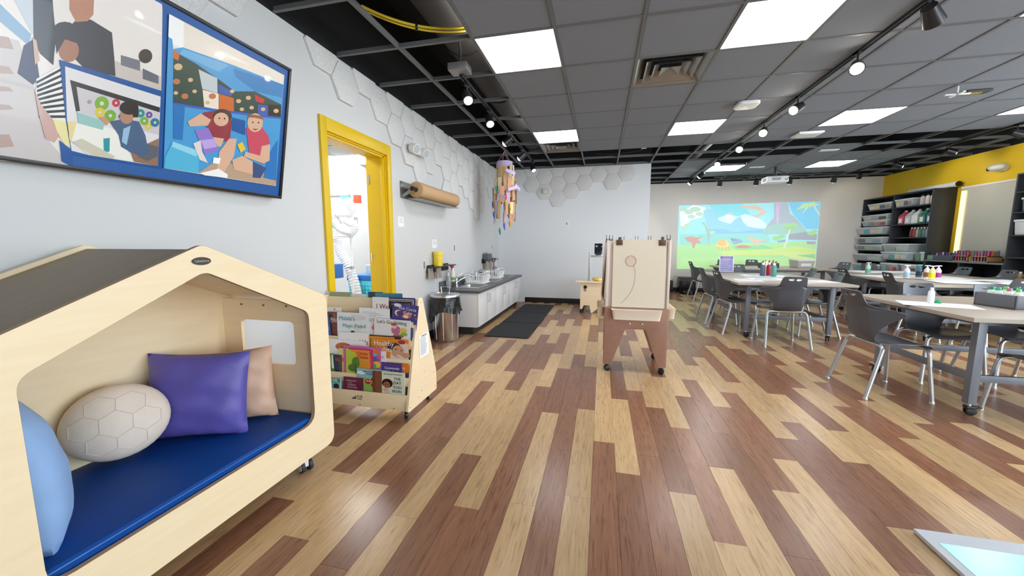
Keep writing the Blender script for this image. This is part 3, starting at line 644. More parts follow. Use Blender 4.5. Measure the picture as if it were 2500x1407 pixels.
# ------------------------------------------------------------------ book display cart
CXL, CXR = -2.085, -1.275
cart = thing('book_cart', 'low plywood rolling book display cart full of picture books', 'book cart', (-1.68, 2.45, 0))
prof = [(2.236, .066), (2.705, .066), (2.700, .235), (2.640, .42), (2.50, .842), (2.435, .842)]
pr2 = roundpoly(prof, .02, 3)
for x in (CXL, CXR - .018): MB().prism(pr2, x, x + .018, 'x').wpart('side_panel', PLY, cart, smooth=30)
lips = [(.066, .183), (.235, .300), (.360, .423), (.487, .553), (.612, .680)]   # front lips of the five tiers
def slopeY(z): return 2.236 + .234 * (z - .066)
for i, (a, b) in enumerate(lips):
    MB().box(CXL + .018, CXR - .018, slopeY(b), slopeY(b) + .005, a, b).wpart('shelf_lip', PLY, cart, bevel=.001)
    MB().box(CXL + .018, CXR - .018, slopeY(b) + .005, slopeY(b) + .09, a, a + .006).wpart('shelf', PLY, cart)
    MB().box(CXL + .018, CXR - .018, slopeY(b) + .095, slopeY(b) + .105, a, min(b + .16, .83)).wpart('back_board', PLY, cart)
for k in range(3): MB().cyl((-1.93 + .27 * k, slopeY(.1) + .001, .085), (-1.93 + .27 * k, slopeY(.1) + .006, .085), .004, n=8).wpart('screw', M('dark_screw', (120, 96, 66)), cart)
for (y, z) in ((2.47, .81), (2.61, .40), (2.50, .28), (2.66, .22), (2.40, .12), (2.27, .095), (2.68, .10), (2.45, .15)): MB().cyl((CXR - .001, y, z), (CXR + .001, y, z), .004, n=8).wpart('screw', M('dark_screw'), cart)
# maker's mark on the bottom lip and the notice on the side panel
ly = slopeY(.183) - .0002
for k in range(5): MB().box(-1.735 + k * .0075, -1.730 + k * .0075, ly - .0006, ly + .001, .118, .126 + .0042 * k).wpart('logo_bar', LETTER, cart)
text('ECR', .026, LETTER, cart, (Vector((-1.693, ly, .132)) - cart.location, Vector((1, 0, 0)), Vector((0, 0, 1)), Vector((0, -1, 0))), align='LEFT')
text('4 KIDS', .014, LETTER, cart, (Vector((-1.691, ly, .117)) - cart.location, Vector((1, 0, 0)), Vector((0, 0, 1)), Vector((0, -1, 0))), align='LEFT')
nt_ = thing('paper_notice', 'small printed paper notice taped to the side of the book cart', 'notice', (CXR + .0012, 2.43, .40))
MB().box(0, .0008, 0, .145, 0, .17).part('sheet', PAPER, nt_)
rn = random.Random(4)
ink('printed_lines', [([(.012, .148 - .0105 * k), (.012 + rn.uniform(.07, .118), .148 - .0105 * k), (.012 + .1, .145 - .0105 * k), (.012, .145 - .0105 * k)], (96, 100, 130)) for k in range(13)], INK, nt_, (Vector((.0009, 0, 0)), Vector((0, 1, 0)), Vector((0, 0, 1)), Vector((1, 0, 0))))
text('THE BIG IDEAS', .013, LETTER, nt_, (Vector((.0012, .072, .155)), Vector((0, 1, 0)), Vector((0, 0, 1)), Vector((1, 0, 0))))
def single_caster(parent, x, y, z0, ang=0, r=.035, col=BLACKPL):
    c = bpy.data.objects.new('caster', None); COL.objects.link(c); c.parent = parent; c.location = (x, y, 0); c.rotation_euler = (0, 0, ang)
    MB().cyl((-.011, 0, r), (.011, 0, r), r, n=18).part('wheel', col, c, bevel=.004); MB().cyl((-.0125, 0, r), (.0125, 0, r), r * .5, n=12).part('wheel_disc', CHROME, c)
    m = MB(); m.box(-.019, -.0135, -.012, .028, r * .7, z0); m.box(.0135, .019, -.012, .028, r * .7, z0); m.box(-.019, .019, -.014, .03, z0 - .006, z0); m.part('fork', CHROME, c, bevel=.001)
    return c
for x in (CXL + .06, CXR - .05):
    for y in (2.30, 2.64): single_caster(cart, x + 1.68, y - 2.45, .066, R(30), .026)

# books: (tier, pixel left, right, top edge, tilt deg, cover colour, label, art, lettering)
BOOKMATS = {}
def bookmat(c): return BOOKMATS.setdefault(c, M('book_cover_%d_%d_%d' % c, c, .3, coat=.15))
PAGES = M('book_pages', (240, 236, 226), .8)
def book(tier, u0, u1, vtop, h, cover, label, arts=(), txt=(), tilt=0, layer=0, thick=.0036, lean_=.05, base=None, yb=None):
    a, b = lips[tier]; zb = a + .0065 if base is None else base; y = slopeY(b) + .007 + layer * .0052 if yb is None else yb
    for _ in range(3):
        yt = y + lean_ * h
        xl = onY(u0, vtop, yt).x; xr = onY(u1, vtop, yt).x; zt = onY((u0 + u1) / 2, vtop, yt).z
        h = max(.1, min(.34, (zt - zb) / math.cos(lean_)))
    w = xr - xl
    t = thing('picture_book', label, 'book', ((xl + xr) / 2, y, zb), (-lean_, R(tilt), 0), 'picture books on the cart')
    MB().box(-w / 2, w / 2, -.001, .0006, 0, h).part('front_cover', bookmat(cover), t)
    MB().box(-w / 2 + .002, w / 2 - .002, .0006, thick - .0006, .002, h - .002).part('pages', PAGES, t)
    MB().box(-w / 2, w / 2, thick - .0006, thick + .001, 0, h).part('back_cover', bookmat(cover), t)
    hid = 0 if yb is not None else max(0, min(.7, (b - zb) / h + .02))     # the strip standing behind the shelf lip
    zz = lambda z: hid + (1 - hid) * z if z > 0 else 0
    arts = [([(px_, zz(pz_)) for px_, pz_ in pts], c) for pts, c in arts]
    fr = (Vector((0, -.0011, 0)), Vector((w / 2, 0, 0)), Vector((0, 0, h)), Vector((0, -1, 0)))
    if arts: ink('cover_art', arts, GLOSSINK, t, fr, step=.00008)
    for (s, x, z, size, col, *al) in txt:
        text(s, size * 1.12, bookmat(col), t, (Vector((x * w / 2, -.0016 - .00008 * len(arts), zz(z) * h)), Vector((1, 0, 0)), Vector((0, 0, 1)), Vector((0, -1, 0))), name='title', align=al[0] if al else 'CENTER', lift=.0008)
    return t
Wt = (240, 240, 240)
# top row standing behind the cart ridge
book(4, 795, 856, 713, .2, (150, 160, 120), 'green map-like book lying behind the top left of the cart', [([(-.95, .90), (-.7, .90), (-.7, .99), (-.95, .99)], (220, 220, 215))], base=.70, yb=2.487)
book(4, 858, 893, 718, .2, (222, 214, 200), 'plain cream book behind the top of the cart next to the green one', base=.70, yb=2.487)
book(4, 899, 934, 713, .2, (44, 62, 84), 'dark navy book behind the top right of the cart', base=.70, yb=2.494)
book(4, 916, 982, 716, .2, (70, 140, 160), 'teal blue book behind the top right of the cart', base=.70, yb=2.487)
# tier 4 (top)
book(4, 909, 948, 726, .2, (242, 242, 242), 'white book with short red lettering, half hidden at the top right of the cart', txt=[('I We', .25, .50, .044, (176, 48, 56))], layer=1)
book(4, 934, 1013, 727, .2, (52, 46, 110), 'navy library book with black and gold cover on the top tier', [([(-.9, .05), (.93, .05), (.93, .93), (-.9, .93)], (220, 220, 235)), ([(-.86, .08), (.89, .08), (.89, .90), (-.86, .90)], (52, 46, 110)), ([(-.8, .1), (.84, .1), (.84, .86), (-.8, .86)], (226, 206, 90)), ([(-.77, .12), (.81, .12), (.81, .84), (-.77, .84)], (34, 32, 40)), (circ(-.76, .86, .17, .10), (190, 50, 70)), (circ(-.76, .86, .12, .07), (232, 190, 190))], [('GAIL GIBBONS', .15, .66, .020, (226, 206, 90))], layer=2)
book(4, 953, 1015, 742, .2, (74, 66, 140), 'tilted purple book with a fox and white lettering on the top tier', [(circ(-.62, .86, .3, .10), (230, 232, 240)), (circ(.1, .34, .42, .17), (214, 116, 60)), ([(-.25, .44), (-.1, .60), (.02, .46)], (206, 104, 52)), ([(.2, .46), (.34, .60), (.45, .44)], (206, 104, 52)), (circ(-.5, .42, .3, .18), (238, 214, 170)), (circ(-.38, .40, .26, .16), (74, 66, 140)), (circ(.1, .28, .2, .10), (244, 226, 206)), (circ(.8, .45, .08, .05), (220, 180, 90)), (circ(.9, .25, .06, .05), (214, 120, 60))], [('Hot Cocoa', .18, .66, .027, (240, 238, 246)), ('Calm', .25, .42, .028, (240, 238, 246))], tilt=7, layer=0)
book(4, 794, 832, 750, .2, (238, 232, 226), 'white book with small brown figure at the left of the top tier', [(circ(.2, .8, .12, .10), (196, 150, 120))], layer=2)
# tier 3
book(3, 797, 827, 762, .2, (110, 44, 34), 'dark red book with white serif letters at the left of the second tier', [(circ(-.2, .82, .3, .10), (60, 34, 30)), (circ(.3, .86, .22, .08), (150, 84, 60))], [('BEAU', .2, .66, .022, (222, 200, 190)), ('ONS', .3, .54, .030, (236, 226, 220))], layer=2)
book(3, 795, 809, 772, .2, (34, 92, 160), 'blue book leaning at the far left of the second tier', txt=[('E', .3, .25, .03, (236, 240, 244))], tilt=-6, layer=0)
book(3, 823, 899, 764, .2, (232, 236, 238), 'pale book with teal handwritten lettering on the second tier', [(circ(.35, .80, .5, .12), (222, 218, 222)), (circ(.3, .36, .28, .14), (226, 220, 214)), (circ(0, .16, .14, .07), (66, 46, 46)), (circ(.55, .42, .06, .12), (214, 206, 196))], [("Malala's", -.36, .66, .040, (74, 156, 170)), ('Magic Pencil', .10, .36, .036, (74, 156, 170))], layer=1)
book(3, 877, 951, 753, .2, (242, 243, 244), 'white open text book standing behind two books on the second tier', [([(-.8 + .2 * (k % 3), .86 - .045 * k), (.1 + .25 * (k % 3), .86 - .045 * k), (.1 + .25 * (k % 3), .85 - .045 * k), (-.8 + .2 * (k % 3), .85 - .045 * k)], (120, 120, 126)) for k in range(10)], layer=3)
book(3, 896, 922, 774, .2, (236, 234, 234), 'pale book with a pink flamingo between two books on the second tier', [([(-.7, .92 - .03 * k), (.6, .92 - .03 * k), (.6, .91 - .03 * k), (-.7, .91 - .03 * k)], (130, 130, 134)) for k in range(6)] + [(circ(.2, .46, .34, .10), (222, 110, 130)), (circ(.2, .60, .10, .09), (222, 110, 130)), ([(.1, .4), (.2, .4), (.3, .15), (.24, .15)], (222, 110, 130))], layer=2)
book(3, 912, 1000, 780, .2, (236, 234, 232), 'white book with arched dark title and a red haired child on the second tier', [(circ(.22, .46, .26, .24), (190, 110, 150)), (circ(.12, .66, .14, .13), (240, 206, 180)), (circ(.1, .75, .17, .08), (206, 80, 60)), (circ(.62, .46, .2, .14), (236, 196, 80)), (circ(.66, .28, .2, .10), (140, 180, 90)), (circ(.35, .16, .3, .10), (170, 120, 90))], [("Let's Go Visiting", -.02, .76, .032, (92, 104, 96))], tilt=2, layer=0)
book(3, 994, 1008, 801, .2, (70, 84, 150), 'thin blue book edge at the right end of the second tier', layer=1)
# tier 2
book(2, 797, 890, 830, .2, (244, 243, 243), 'white book with a large orange shape at the left of the third tier', [(circ(-.1, .5, .42, .30), (202, 110, 60)), (circ(.05, .4, .32, .26), (190, 98, 52))], layer=1)
book(2, 828, 902, 812, .2, (244, 244, 244), 'white book with large dark red serif words at the left of the third tier', txt=[('I Went Wa', .05, .45, .046, (186, 46, 56))], tilt=-2, layer=2)
book(2, 902, 978, 820, .2, (70, 40, 36), 'dark brown book half hidden on the third tier', layer=3)
book(2, 888, 962, 822, .2, (240, 160, 40), 'orange yellow book behind the book with the smiling face', [([(-.6, .2), (-.55, .2), (-.5, .9), (-.56, .9)], (90, 56, 30))], layer=2)
book(2, 911, 997, 828, .2, (232, 140, 44), 'orange book with a smiling face and white lettering on the third tier', [([(-.1, 0), (1, 0), (1, .78), (.55, .86), (.1, .70)], (228, 214, 208)), (circ(.4, .36, .36, .34), (206, 150, 118)), (circ(.18, .60, .40, .22), (60, 44, 44)), (circ(.42, .38, .32, .30), (212, 158, 126)), (circ(.3, .46, .06, .025), (50, 40, 40)), (circ(.6, .42, .05, .025), (50, 40, 40)), ([(.3, .16), (.62, .14), (.56, .08), (.38, .08)], (236, 230, 228)), (circ(.85, .16, .24, .14), (206, 150, 118)), (circ(.62, .86, .22, .11), (176, 44, 52))], [('Healthy', -.38, .62, .046, (240, 244, 250)), ('Habits', -.36, .30, .044, (240, 244, 250))], layer=0)
# tier 1
book(1, 797, 817, 864, .2, (84, 128, 60), 'green leafy book at the left of the fourth tier', [([(-.9, .1), (.4, .3), (.6, .9), (-.6, .7)], (150, 190, 70)), ([(.45, .1), (1, .1), (1, .95), (.7, .95)], (238, 238, 236))], tilt=-5, layer=1)
book(1, 815, 835, 866, .2, (40, 44, 84), 'dark blue book with orange letters on the fourth tier', txt=[('Elis', 0, .6, .028, (206, 110, 60))], layer=2)
book(1, 827, 856, 851, .2, (232, 214, 130), 'yellow patterned book behind the orange and green tree book', [(circ(.1, .8, .3, .10), (90, 120, 150)), (circ(-.2, .5, .3, .12), (220, 120, 60)), (circ(.2, .3, .3, .12), (190, 60, 70))], layer=2)
book(1, 838, 930, 846, .2, (200, 110, 176), 'pink and teal patterned book behind the orange and green tree book', [(circ(.5, .75, .3, .12), (90, 196, 190)), (circ(.75, .86, .18, .09), (226, 120, 60)), (circ(.7, .55, .24, .10), (120, 80, 170)), (circ(.78, .35, .2, .12), (240, 200, 70)), (circ(.6, .28, .16, .12), (90, 180, 90)), (circ(.5, .90, .2, .05), (238, 130, 190)), (circ(.9, .65, .12, .10), (230, 90, 150))], layer=1)
book(1, 844, 910, 851, .2, (204, 50, 106), 'orange and green book with pink dotted border and a tree on the fourth tier', [([(-.8, .04), (.82, .04), (.74, .93), (-.78, .93)], (240, 150, 50)), ([(-.98, .0), (-.2, .0), (-.35, .5), (-.25, .8), (-.55, .86), (-.8, .97), (-.98, .97)], (186, 206, 60)), (circ(-.25, .40, .30, .24), (84, 132, 52)), (circ(-.5, .18, .34, .16), (76, 122, 48)), ([(-.35, 0), (-.2, 0), (-.2, .4), (-.3, .4)], (96, 84, 44))] + [(circ(.92 - .02 * k, .1 + .1 * k, .035, .015), (244, 200, 90)) for k in range(9)], [('Chicka', .24, .74, .030, (170, 40, 60)), ('Chicka', .28, .59, .030, (170, 40, 60)), ('Boom', .3, .43, .024, (206, 180, 60)), ('Boom', .34, .30, .024, (206, 180, 60))], layer=0)
book(1, 930, 942, 858, .2, (236, 234, 244), 'slim white book to the right of the pink patterned book', txt=[('Z', -.2, .7, .02, (120, 90, 170))], layer=1)
book(1, 931, 981, 886, .2, (82, 56, 140), 'purple book with two lines of small white lettering on the fourth tier', [([(-1, .0), (1, .0), (1, .2), (-1, .25)], (70, 120, 170))], [('Community', .05, .50, .022, (240, 240, 246)), ('Workers', .1, .22, .022, (240, 240, 246))], layer=0)
book(1, 975, 998, 888, .2, (226, 130, 44), 'orange book end with white letters at the right of the fourth tier', [([(-1, .0), (1, .0), (1, .3), (-1, .3)], (70, 60, 110))], [('rs', -.1, .55, .026, (244, 240, 236))], layer=1)
# tier 0 (bottom)
book(0, 800, 833, 923, .2, (110, 180, 206), 'green and blue travel book at the left of the bottom tier', [([(-1, .55), (1, .55), (1, .92), (-1, .98)], (60, 140, 96)), (circ(.25, .16, .4, .26), (50, 38, 40)), ([(.85, 0), (1, 0), (1, 1), (.85, 1)], (230, 232, 232))], [("Let's Visit", 0, .80, .012, (236, 240, 236)), ('China', .0, .62, .022, (240, 244, 240))], layer=0)
book(0, 839, 886, 922, .2, (106, 36, 66), 'maroon book with pale capital lettering on the bottom tier', [([(-.2, .98), (.9, .7), (.92, .66), (-.2, .94)], (150, 70, 120)), ([(.3, .96), (.5, .5), (.53, .5), (.35, .96)], (150, 70, 120))], [('HAROLD', -.2, .64, .018, (206, 170, 180)), ('and the', -.3, .50, .009, (206, 170, 180)), ('PURPLE', -.15, .28, .018, (206, 170, 180)), ('CRAYON', -.1, .06, .018, (206, 170, 180))], layer=0)
book(0, 871, 944, 902, .2, (140, 190, 206), 'blue and green book with red apples on the bottom tier', [([(-1, 0), (1, 0), (1, .5), (-1, .6)], (140, 184, 90)), (circ(-.25, .40, .20, .12), (186, 40, 46)), (circ(.12, .52, .16, .10), (186, 40, 46)), (circ(.15, .26, .2, .12), (176, 34, 42)), (circ(-.3, .43, .05, .03), (240, 240, 236)), (circ(-.15, .43, .05, .03), (240, 240, 236)), (circ(-.7, .8, .3, .08), (232, 240, 244))], [('Apple Trees', -.25, .84, .014, (60, 90, 70)), ('What do I', -.1, .74, .012, (60, 90, 70))], layer=1)
book(0, 910, 988, 908, .2, (222, 230, 208), 'pale green book with a curly haired child and big dark letters on the bottom tier', [([(-1, 0), (-.42, 0), (-.42, 1), (-1, 1)], (134, 82, 56)), ([(-.98, .0), (-.80, .0), (-.84, 1), (-1, 1)], (112, 66, 48)), (circ(-.08, .44, .34, .22), (52, 34, 32)), (circ(-.12, .36, .22, .16), (168, 104, 72)), (circ(-.2, .38, .04, .02), (40, 28, 28)), (circ(-.04, .38, .04, .02), (40, 28, 28)), ([(-.42, 0), (.1, 0), (.05, .18), (-.3, .18)], (226, 196, 180)), ([(-.4, .10), (-.1, .12), (-.1, .15), (-.4, .13)], (120, 150, 190))], [('JACQUELINE WOODSON', .28, .86, .011, (96, 120, 96)), ('THE', .55, .62, .026, (60, 70, 76)), ('DAY', .55, .42, .028, (60, 70, 76)), ('YOU', .55, .21, .028, (60, 70, 76)), ('BEGIN', .52, .03, .024, (60, 70, 76))], layer=0)
# ------------------------------------------------------------------ wall mounted paper roll
KRAFT = M('kraft_paper', (196, 160, 118), .65, bump=(30, .05)); BRK = M('galvanised_bracket', (150, 152, 152), .35, .8)
pr = thing('paper_roll', 'brown kraft paper roll on a grey steel wall bracket beside the yellow door', 'paper roll', (WL, 4.35, 1.70))
RC = Vector((WL + .14, 0, 1.83)); 
MB().box(WL + .001, WL + .006, 3.78, 4.84, 1.735, 1.92).wpart('back_plate', BRK, pr, bevel=.001)
for y in (3.80, 5.03):
    k0 = WL + (.003 if y < 4 else .03); m = MB(); m.prism([(k0, 1.735), (WL + .16, 1.80), (WL + .16, 1.86), (k0, 1.92), (k0, 1.895), (WL + .118, 1.83), (k0, 1.762)], y - .004, y + .004, 'y'); m.wpart('bracket_arm', BRK, pr, bevel=.001)
MB().cyl((RC.x, 3.88, RC.z), (RC.x, 4.99, RC.z), .088, n=32).wpart('paper', KRAFT, pr, bevel=.003)
MB().cyl((RC.x, 3.79, RC.z), (RC.x, 5.05, RC.z), .026, n=16).wpart('core_bar', BLACKPL, pr)
MB().box(WL + .07, WL + .20, 3.83, 5.02, 1.727, 1.733).wpart('cutter_blade', BRK, pr)
# emergency light with two lamp heads on the hexagon panels
el = thing('emergency_light', 'white twin head emergency light on the hexagon panels above the paper roll', 'emergency light', (WL + .035, 4.0, 2.26))
MB().box(WL + .036, WL + .09, 3.93, 4.13, 2.25, 2.34).wpart('housing', WHITEPL, el, bevel=.012)
for y in (3.93, 4.17):
    h = MB().cyl((WL + .07, y, 2.30), (WL + .15, y - .02, 2.27), .045, .055, n=12).wpart('lamp_head', WHITEPL, el, bevel=.004)
    MB().cyl((WL + .1495, y - .02, 2.27), (WL + .152, y - .0205, 2.269), .046, n=12).wpart('lens', M('clear_lens', (190, 196, 198), .15), el)
# strobe box on the near back wall hexagons
sb = thing('alarm_strobe', 'small pale alarm strobe box mounted on the back wall hexagons', 'alarm', (-1.13, YN - .04, 2.3))
MB().box(-1.20, -1.08, YN - .075, YN - .036, 2.245, 2.355).wpart('box', M('pale_box', (206, 204, 200), .5), sb, bevel=.01); MB().box(-1.17, -1.11, YN - .085, YN - .074, 2.265, 2.285).wpart('lens', WHITEPL, sb, bevel=.003)
# switch and notices
def plate(name, label, cat, x0, x1, y0, y1, z0, z1, mat, inner=None):
    t = thing(name, label, cat, (x0, (y0 + y1) / 2, z0)); MB().box(x0, x1, y0, y1, z0, z1).wpart('cover', mat, t, bevel=.002)
    return t
GREYPL = M('grey_wall_plate', (140, 142, 142), .5)
for (y, z, lb_) in ((4.295, .97, 'grey outlet plate low on the left wall beside the waste bin'), (5.29, 1.175, 'grey outlet plate on the left wall above the counter'), (7.285, 1.175, 'grey outlet plate at the far end above the counter')):
    t = plate('outlet_plate', lb_, 'outlet', WL, WL + .006, y - .037, y + .037, z - .058, z + .058, WHITEPL); t['group'] = 'wall outlets over the counter'
    MB().box(WL + .006, WL + .009, y - .022, y + .022, z - .046, z + .046).wpart('socket', GREYPL, t, bevel=.001)
t = plate('wall_plate', 'small white switch plate on the near back wall', 'switch', -.742, -.674, YN - .006, YN, 1.59, 1.70, WHITEPL)
MB().box(-.72, -.696, YN - .010, YN - .006, 1.615, 1.672).wpart('rocker', GREYPL, t, bevel=.001)
for (y0, y1, z0, z1, lb_) in ((3.72, 3.84, 1.42, 1.53, 'small white paper sign beside the yellow door under the roll'), (4.55, 4.69, 1.18, 1.29, 'small white paper sign on the wall above the yellow tub')):
    t = plate('paper_sign', lb_, 'sign', WL, WL + .002, y0, y1, z0, z1, PAPER)
    ink('printed_lines', [([(y0 + .02, z1 - .015 - .012 * k), (y1 - .02, z1 - .015 - .012 * k), (y1 - .02, z1 - .018 - .012 * k), (y0 + .02, z1 - .018 - .012 * k)], (150, 150, 154)) for k in range(5)], INK, t, (Vector((WL + .0022, 0, 0)) - t.location, Vector((0, 1, 0)), Vector((0, 0, 1)), Vector((1, 0, 0))))
# ------------------------------------------------------------------ sink counter
CF, CY0_, CY1_ = -1.60, 4.75, 7.43
LAM = M('white_laminate', (232, 231, 230), .35); TOPM = M('grey_laminate_top', (98, 100, 102), .38, noise=(150, .4, (84, 86, 88)))
DKKICK = M('dark_toe_kick', (38, 36, 36), .5)
lab = ['nearest the waste bin', 'in the middle of the counter', 'at the far end of the counter']
W3 = (CY1_ - CY0_) / 3
for i in range(3):
    y0 = CY0_ + i * W3; y1 = y0 + W3
    t = thing('base_cabinet', 'low white two door sink cabinet ' + lab[i], 'cabinet', (-1.88, (y0 + y1) / 2, 0), group='white cabinets under the sink counter')
    MB().box(WL + .002, CF - .019, y0 + .001, y1 - .001, .10, .570).wpart('body', LAM, t, bevel=.001)
    MB().box(WL + .03, CF - .08, y0 + .001, y1 - .001, 0, .10).wpart('toe_kick', DKKICK, t)
    for k in range(2):
        a = y0 + k * W3 / 2 + .003; b = y0 + (k + 1) * W3 / 2 - .003
        d = MB().box(CF - .018, CF, a, b, .108, .564).wpart('door', LAM, t, bevel=.0015)
        hy = b - .035 if k == 0 else a + .035
        p = [(CF, hy, .395), (CF + .03, hy, .395), (CF + .03, hy, .505), (CF, hy, .505)]
        MB().tube(p, .0045, 8).wpart('handle', STEEL, d)
top = thing('counter_top', 'long dark grey laminate counter top with three sinks set in it', 'counter', (-1.88, 6.09, .571))
SK = [(4.98, 5.50), (5.88, 6.40), (6.82, 7.32)]; sx0, sx1 = -2.03, -1.68
ys = [CY0_ - .02] + [q for s in SK for q in (s[0] + .03, s[1] - .03)] + [CY1_ + .01]
m = MB()
for k in range(0, len(ys), 2): m.box(WL + .002, CF + .025, ys[k], ys[k + 1], .571, .606)
for s in SK: m.box(WL + .002, sx0 + .03, s[0] + .03, s[1] - .03, .571, .606); m.box(sx1 - .03, CF + .025, s[0] + .03, s[1] - .03, .571, .606)
m.wpart('top', TOPM, top, smooth=0); MB().box(WL + .002, WL + .018, CY0_ - .02, CY1_ + .01, .606, .715).wpart('backsplash', TOPM, top, bevel=.002)
MB().box(CF + .0245, CF + .027, CY0_ - .02, CY1_ + .01, .572, .605).wpart('front_edge', M('front_edge_band', (84, 86, 90), .4), top)
wherel = ['nearest the waste bin', 'in the middle between the dish racks', 'at the far end by the back wall']
for i, (a, b) in enumerate(SK):
    t = thing('sink', 'stainless steel drop in sink ' + wherel[i], 'sink', ((sx0 + sx1) / 2, (a + b) / 2, .606), group='steel sinks in the counter')
    rim = roundpoly([(sx0, a), (sx1, a), (sx1, b), (sx0, b)], .04); hol = roundpoly([(sx0 + .035, a + .035), (sx1 - .035, a + .035), (sx1 - .035, b - .035), (sx0 + .035, b - .035)], .05)
    MB().prism(rim, .606, .611, 'z', holes=[hol]).wpart('rim', STEEL, t)
    n = len(hol); vs = [(x, y, .609) for x, y in hol] + [((sx0 + sx1) / 2 + (x - (sx0 + sx1) / 2) * .9, (a + b) / 2 + (y - (a + b) / 2) * .9, .475) for x, y in hol]
    MB().add(vs, [(k, (k + 1) % n, n + (k + 1) % n, n + k) for k in range(n)] + [tuple(range(n, 2 * n))]).wpart('basin', STEEL, t)
    MB().cyl(((sx0 + sx1) / 2, (a + b) / 2, .4755), ((sx0 + sx1) / 2, (a + b) / 2, .479), .035).wpart('drain', CHROME, t)
    f = thing('faucet', 'chrome lever faucet of the sink ' + wherel[i], 'faucet', (sx0 - .045, (a + b) / 2 - .09, .606), group='chrome faucets')
    MB().lathe([(.028, 0), (.026, .012), (.02, .02), (.021, .09), (.024, .12), (.012, .135)]).part('body', CHROME, f, smooth=60)
    MB().tube([(0, 0, .06), (.05, .03, .10), (.14, .10, .15), (.19, .14, .16), (.20, .15, .135)], [.012, .011, .010, .010, .010], 8).part('spout', CHROME, f, smooth=60)
    MB().tube([(0, 0, .13), (.02, .03, .15), (.05, .11, .19)], [.009, .008, .006], 8).part('lever', CHROME, f, smooth=60)
# soap pumps, dish racks, tubs, sprays
def pump(name, label, x, y, z, body, liquid, h=.15, r=.03, sp=.3):
    t = thing(name, label, 'bottle', (x, y, z)); MB().lathe([(r * .9, 0), (r, .006), (r, h * .7), (r * .75, h * .85), (r * .35, h * .92), (r * .35, h)], n=16).part('body', body, t, smooth=50)
    MB().lathe([(r * .5, h * .9), (r * .5, h * 1.02), (r * .18, h * 1.04), (r * .18, h * 1.22)], n=12).part('collar', WHITEPL, t)
    MB().tube([(0, 0, h * 1.22), (r * .9, -r * .6, h * 1.22), (r * 1.2, -r * .8, h * 1.15)], [.008, .007, .005], 8).part('nozzle', WHITEPL, t)
    return t
CLEAR = M('clear_plastic', (226, 230, 230), .12, trans=.55)
pump('soap_pump', 'clear soap pump bottle by the first sink', -2.09, 4.90, .606, CLEAR, None, .2, .034)
pump('soap_pump', 'clear soap pump bottle behind the near dish rack', -2.08, 5.86, .606, CLEAR, None, .16, .03)
def rack(label, x, y):
    t = thing('dish_rack', label, 'dish rack', (x, y, .612), group='white dish racks')
    tr = roundpoly([(-.17, -.20), (.17, -.20), (.17, .20), (-.17, .20)], .04)
    MB().prism(tr, 0, .012, 'z').part('drip_tray', WHITEPL, t, bevel=.004)
    n = 26
    for (z, k) in ((.02, .84), (.13, .98)):
        MB().tube([(p[0] * k, p[1] * k, z) for p in tr], .006, 6, closed=True).part('rim', WHITEPL, t)
    for i in range(0, len(tr)):
        p = tr[i]; q = tr[(i + 1) % len(tr)]; d = math.hypot(q[0] - p[0], q[1] - p[1]); c = max(1, int(d / .035))
        for j in range(c):
            a = (p[0] + (q[0] - p[0]) * j / c, p[1] + (q[1] - p[1]) * j / c)
            MB().tube([(a[0] * .84, a[1] * .84, .02), (a[0] * .98, a[1] * .98, .13)], .006, 5).part('rib', WHITEPL, t)
    MB().box(-.14, .14, -.165, .165, .014, .02).part('base', WHITEPL, t)
rack('white plastic dish rack between the first and second sinks', -1.93, 5.69); rack('white plastic dish rack between the second and third sinks', -1.93, 6.61)
# wall caddies
DKSH = M('dark_caddy', (48, 44, 44), .5)
YTUB = M('yellow_tub', (238, 206, 20), .4); TOWEL = M('grey_towel', (176, 166, 156), .95, bump=(200, .4), noise=(30, .8, (150, 140, 132)))
cd1 = thing('wall_caddy', 'dark wall shelf with hooks above the first sink', 'wall shelf', (WL, 4.7, .9))
MB().box(WL, WL + .13, 4.37, 5.05, .930, .942).wpart('shelf', DKSH, cd1, bevel=.002); MB().box(WL, WL + .006, 4.37, 5.05, .86, .96).wpart('back_rail', DKSH, cd1)
for y in (4.46, 4.62, 4.78, 4.94): MB().tube([(WL + .004, y, .9), (WL + .05, y, .88), (WL + .06, y, .9)], .004, 6).wpart('hook', DKSH, cd1)
t = thing('wipes_tub', 'tall bright yellow wipes tub on the dark wall shelf', 'tub', (WL + .07, 4.57, .942)); MB().lathe([(.056, 0), (.060, .004), (.060, .155), (.057, .16)], n=24).part('body', YTUB, t, smooth=40)
MB().lathe([(.062, .155), (.063, .160), (.063, .188), (.058, .194)], n=24).part('lid', M('pale_yellow_lid', (240, 218, 90), .4), t)
for k, s in enumerate(('disinfecting', 'WIPES', 'lemon')): text(s, .018 if k != 1 else .022, M('tub_letter', (250, 240, 170), .5), t, (Vector((.046, -.042, .115 - k * .026)), Vector((.74, .67, 0)), Vector((0, 0, 1)), Vector((.67, -.74, 0))))
def towel(label, x, y, z, w, h):
    t = thing('hand_towel', label, 'towel', (x, y, z)); m = MB(); n = 10; vs = []
    for s in (0, .012):
        for i in range(n + 1):
            for j in range(7):
                u = i / n; v = j / 6
                vs.append((s + .018 * math.sin(u * 9) * (.3 + v), (u - .5) * w * (1 - .25 * v * (1 - v)), -v * h))
    for i in range(n):
        for j in range(6):
            a = i * 7 + j; b = a + 1; c = a + 8; d = a + 7; k = (n + 1) * 7
            m_ = [(a, b, c, d), (k + a, k + d, k + c, k + b)]; m.f += m_
    m.v = [Vector(p) for p in vs]
    m.part('cloth', TOWEL, t, smooth=80); MB().tube([(.02, 0, .02), (.0, 0, .0), (.012, 0, -.01)], .006, 6).part('loop', TOWEL, t)
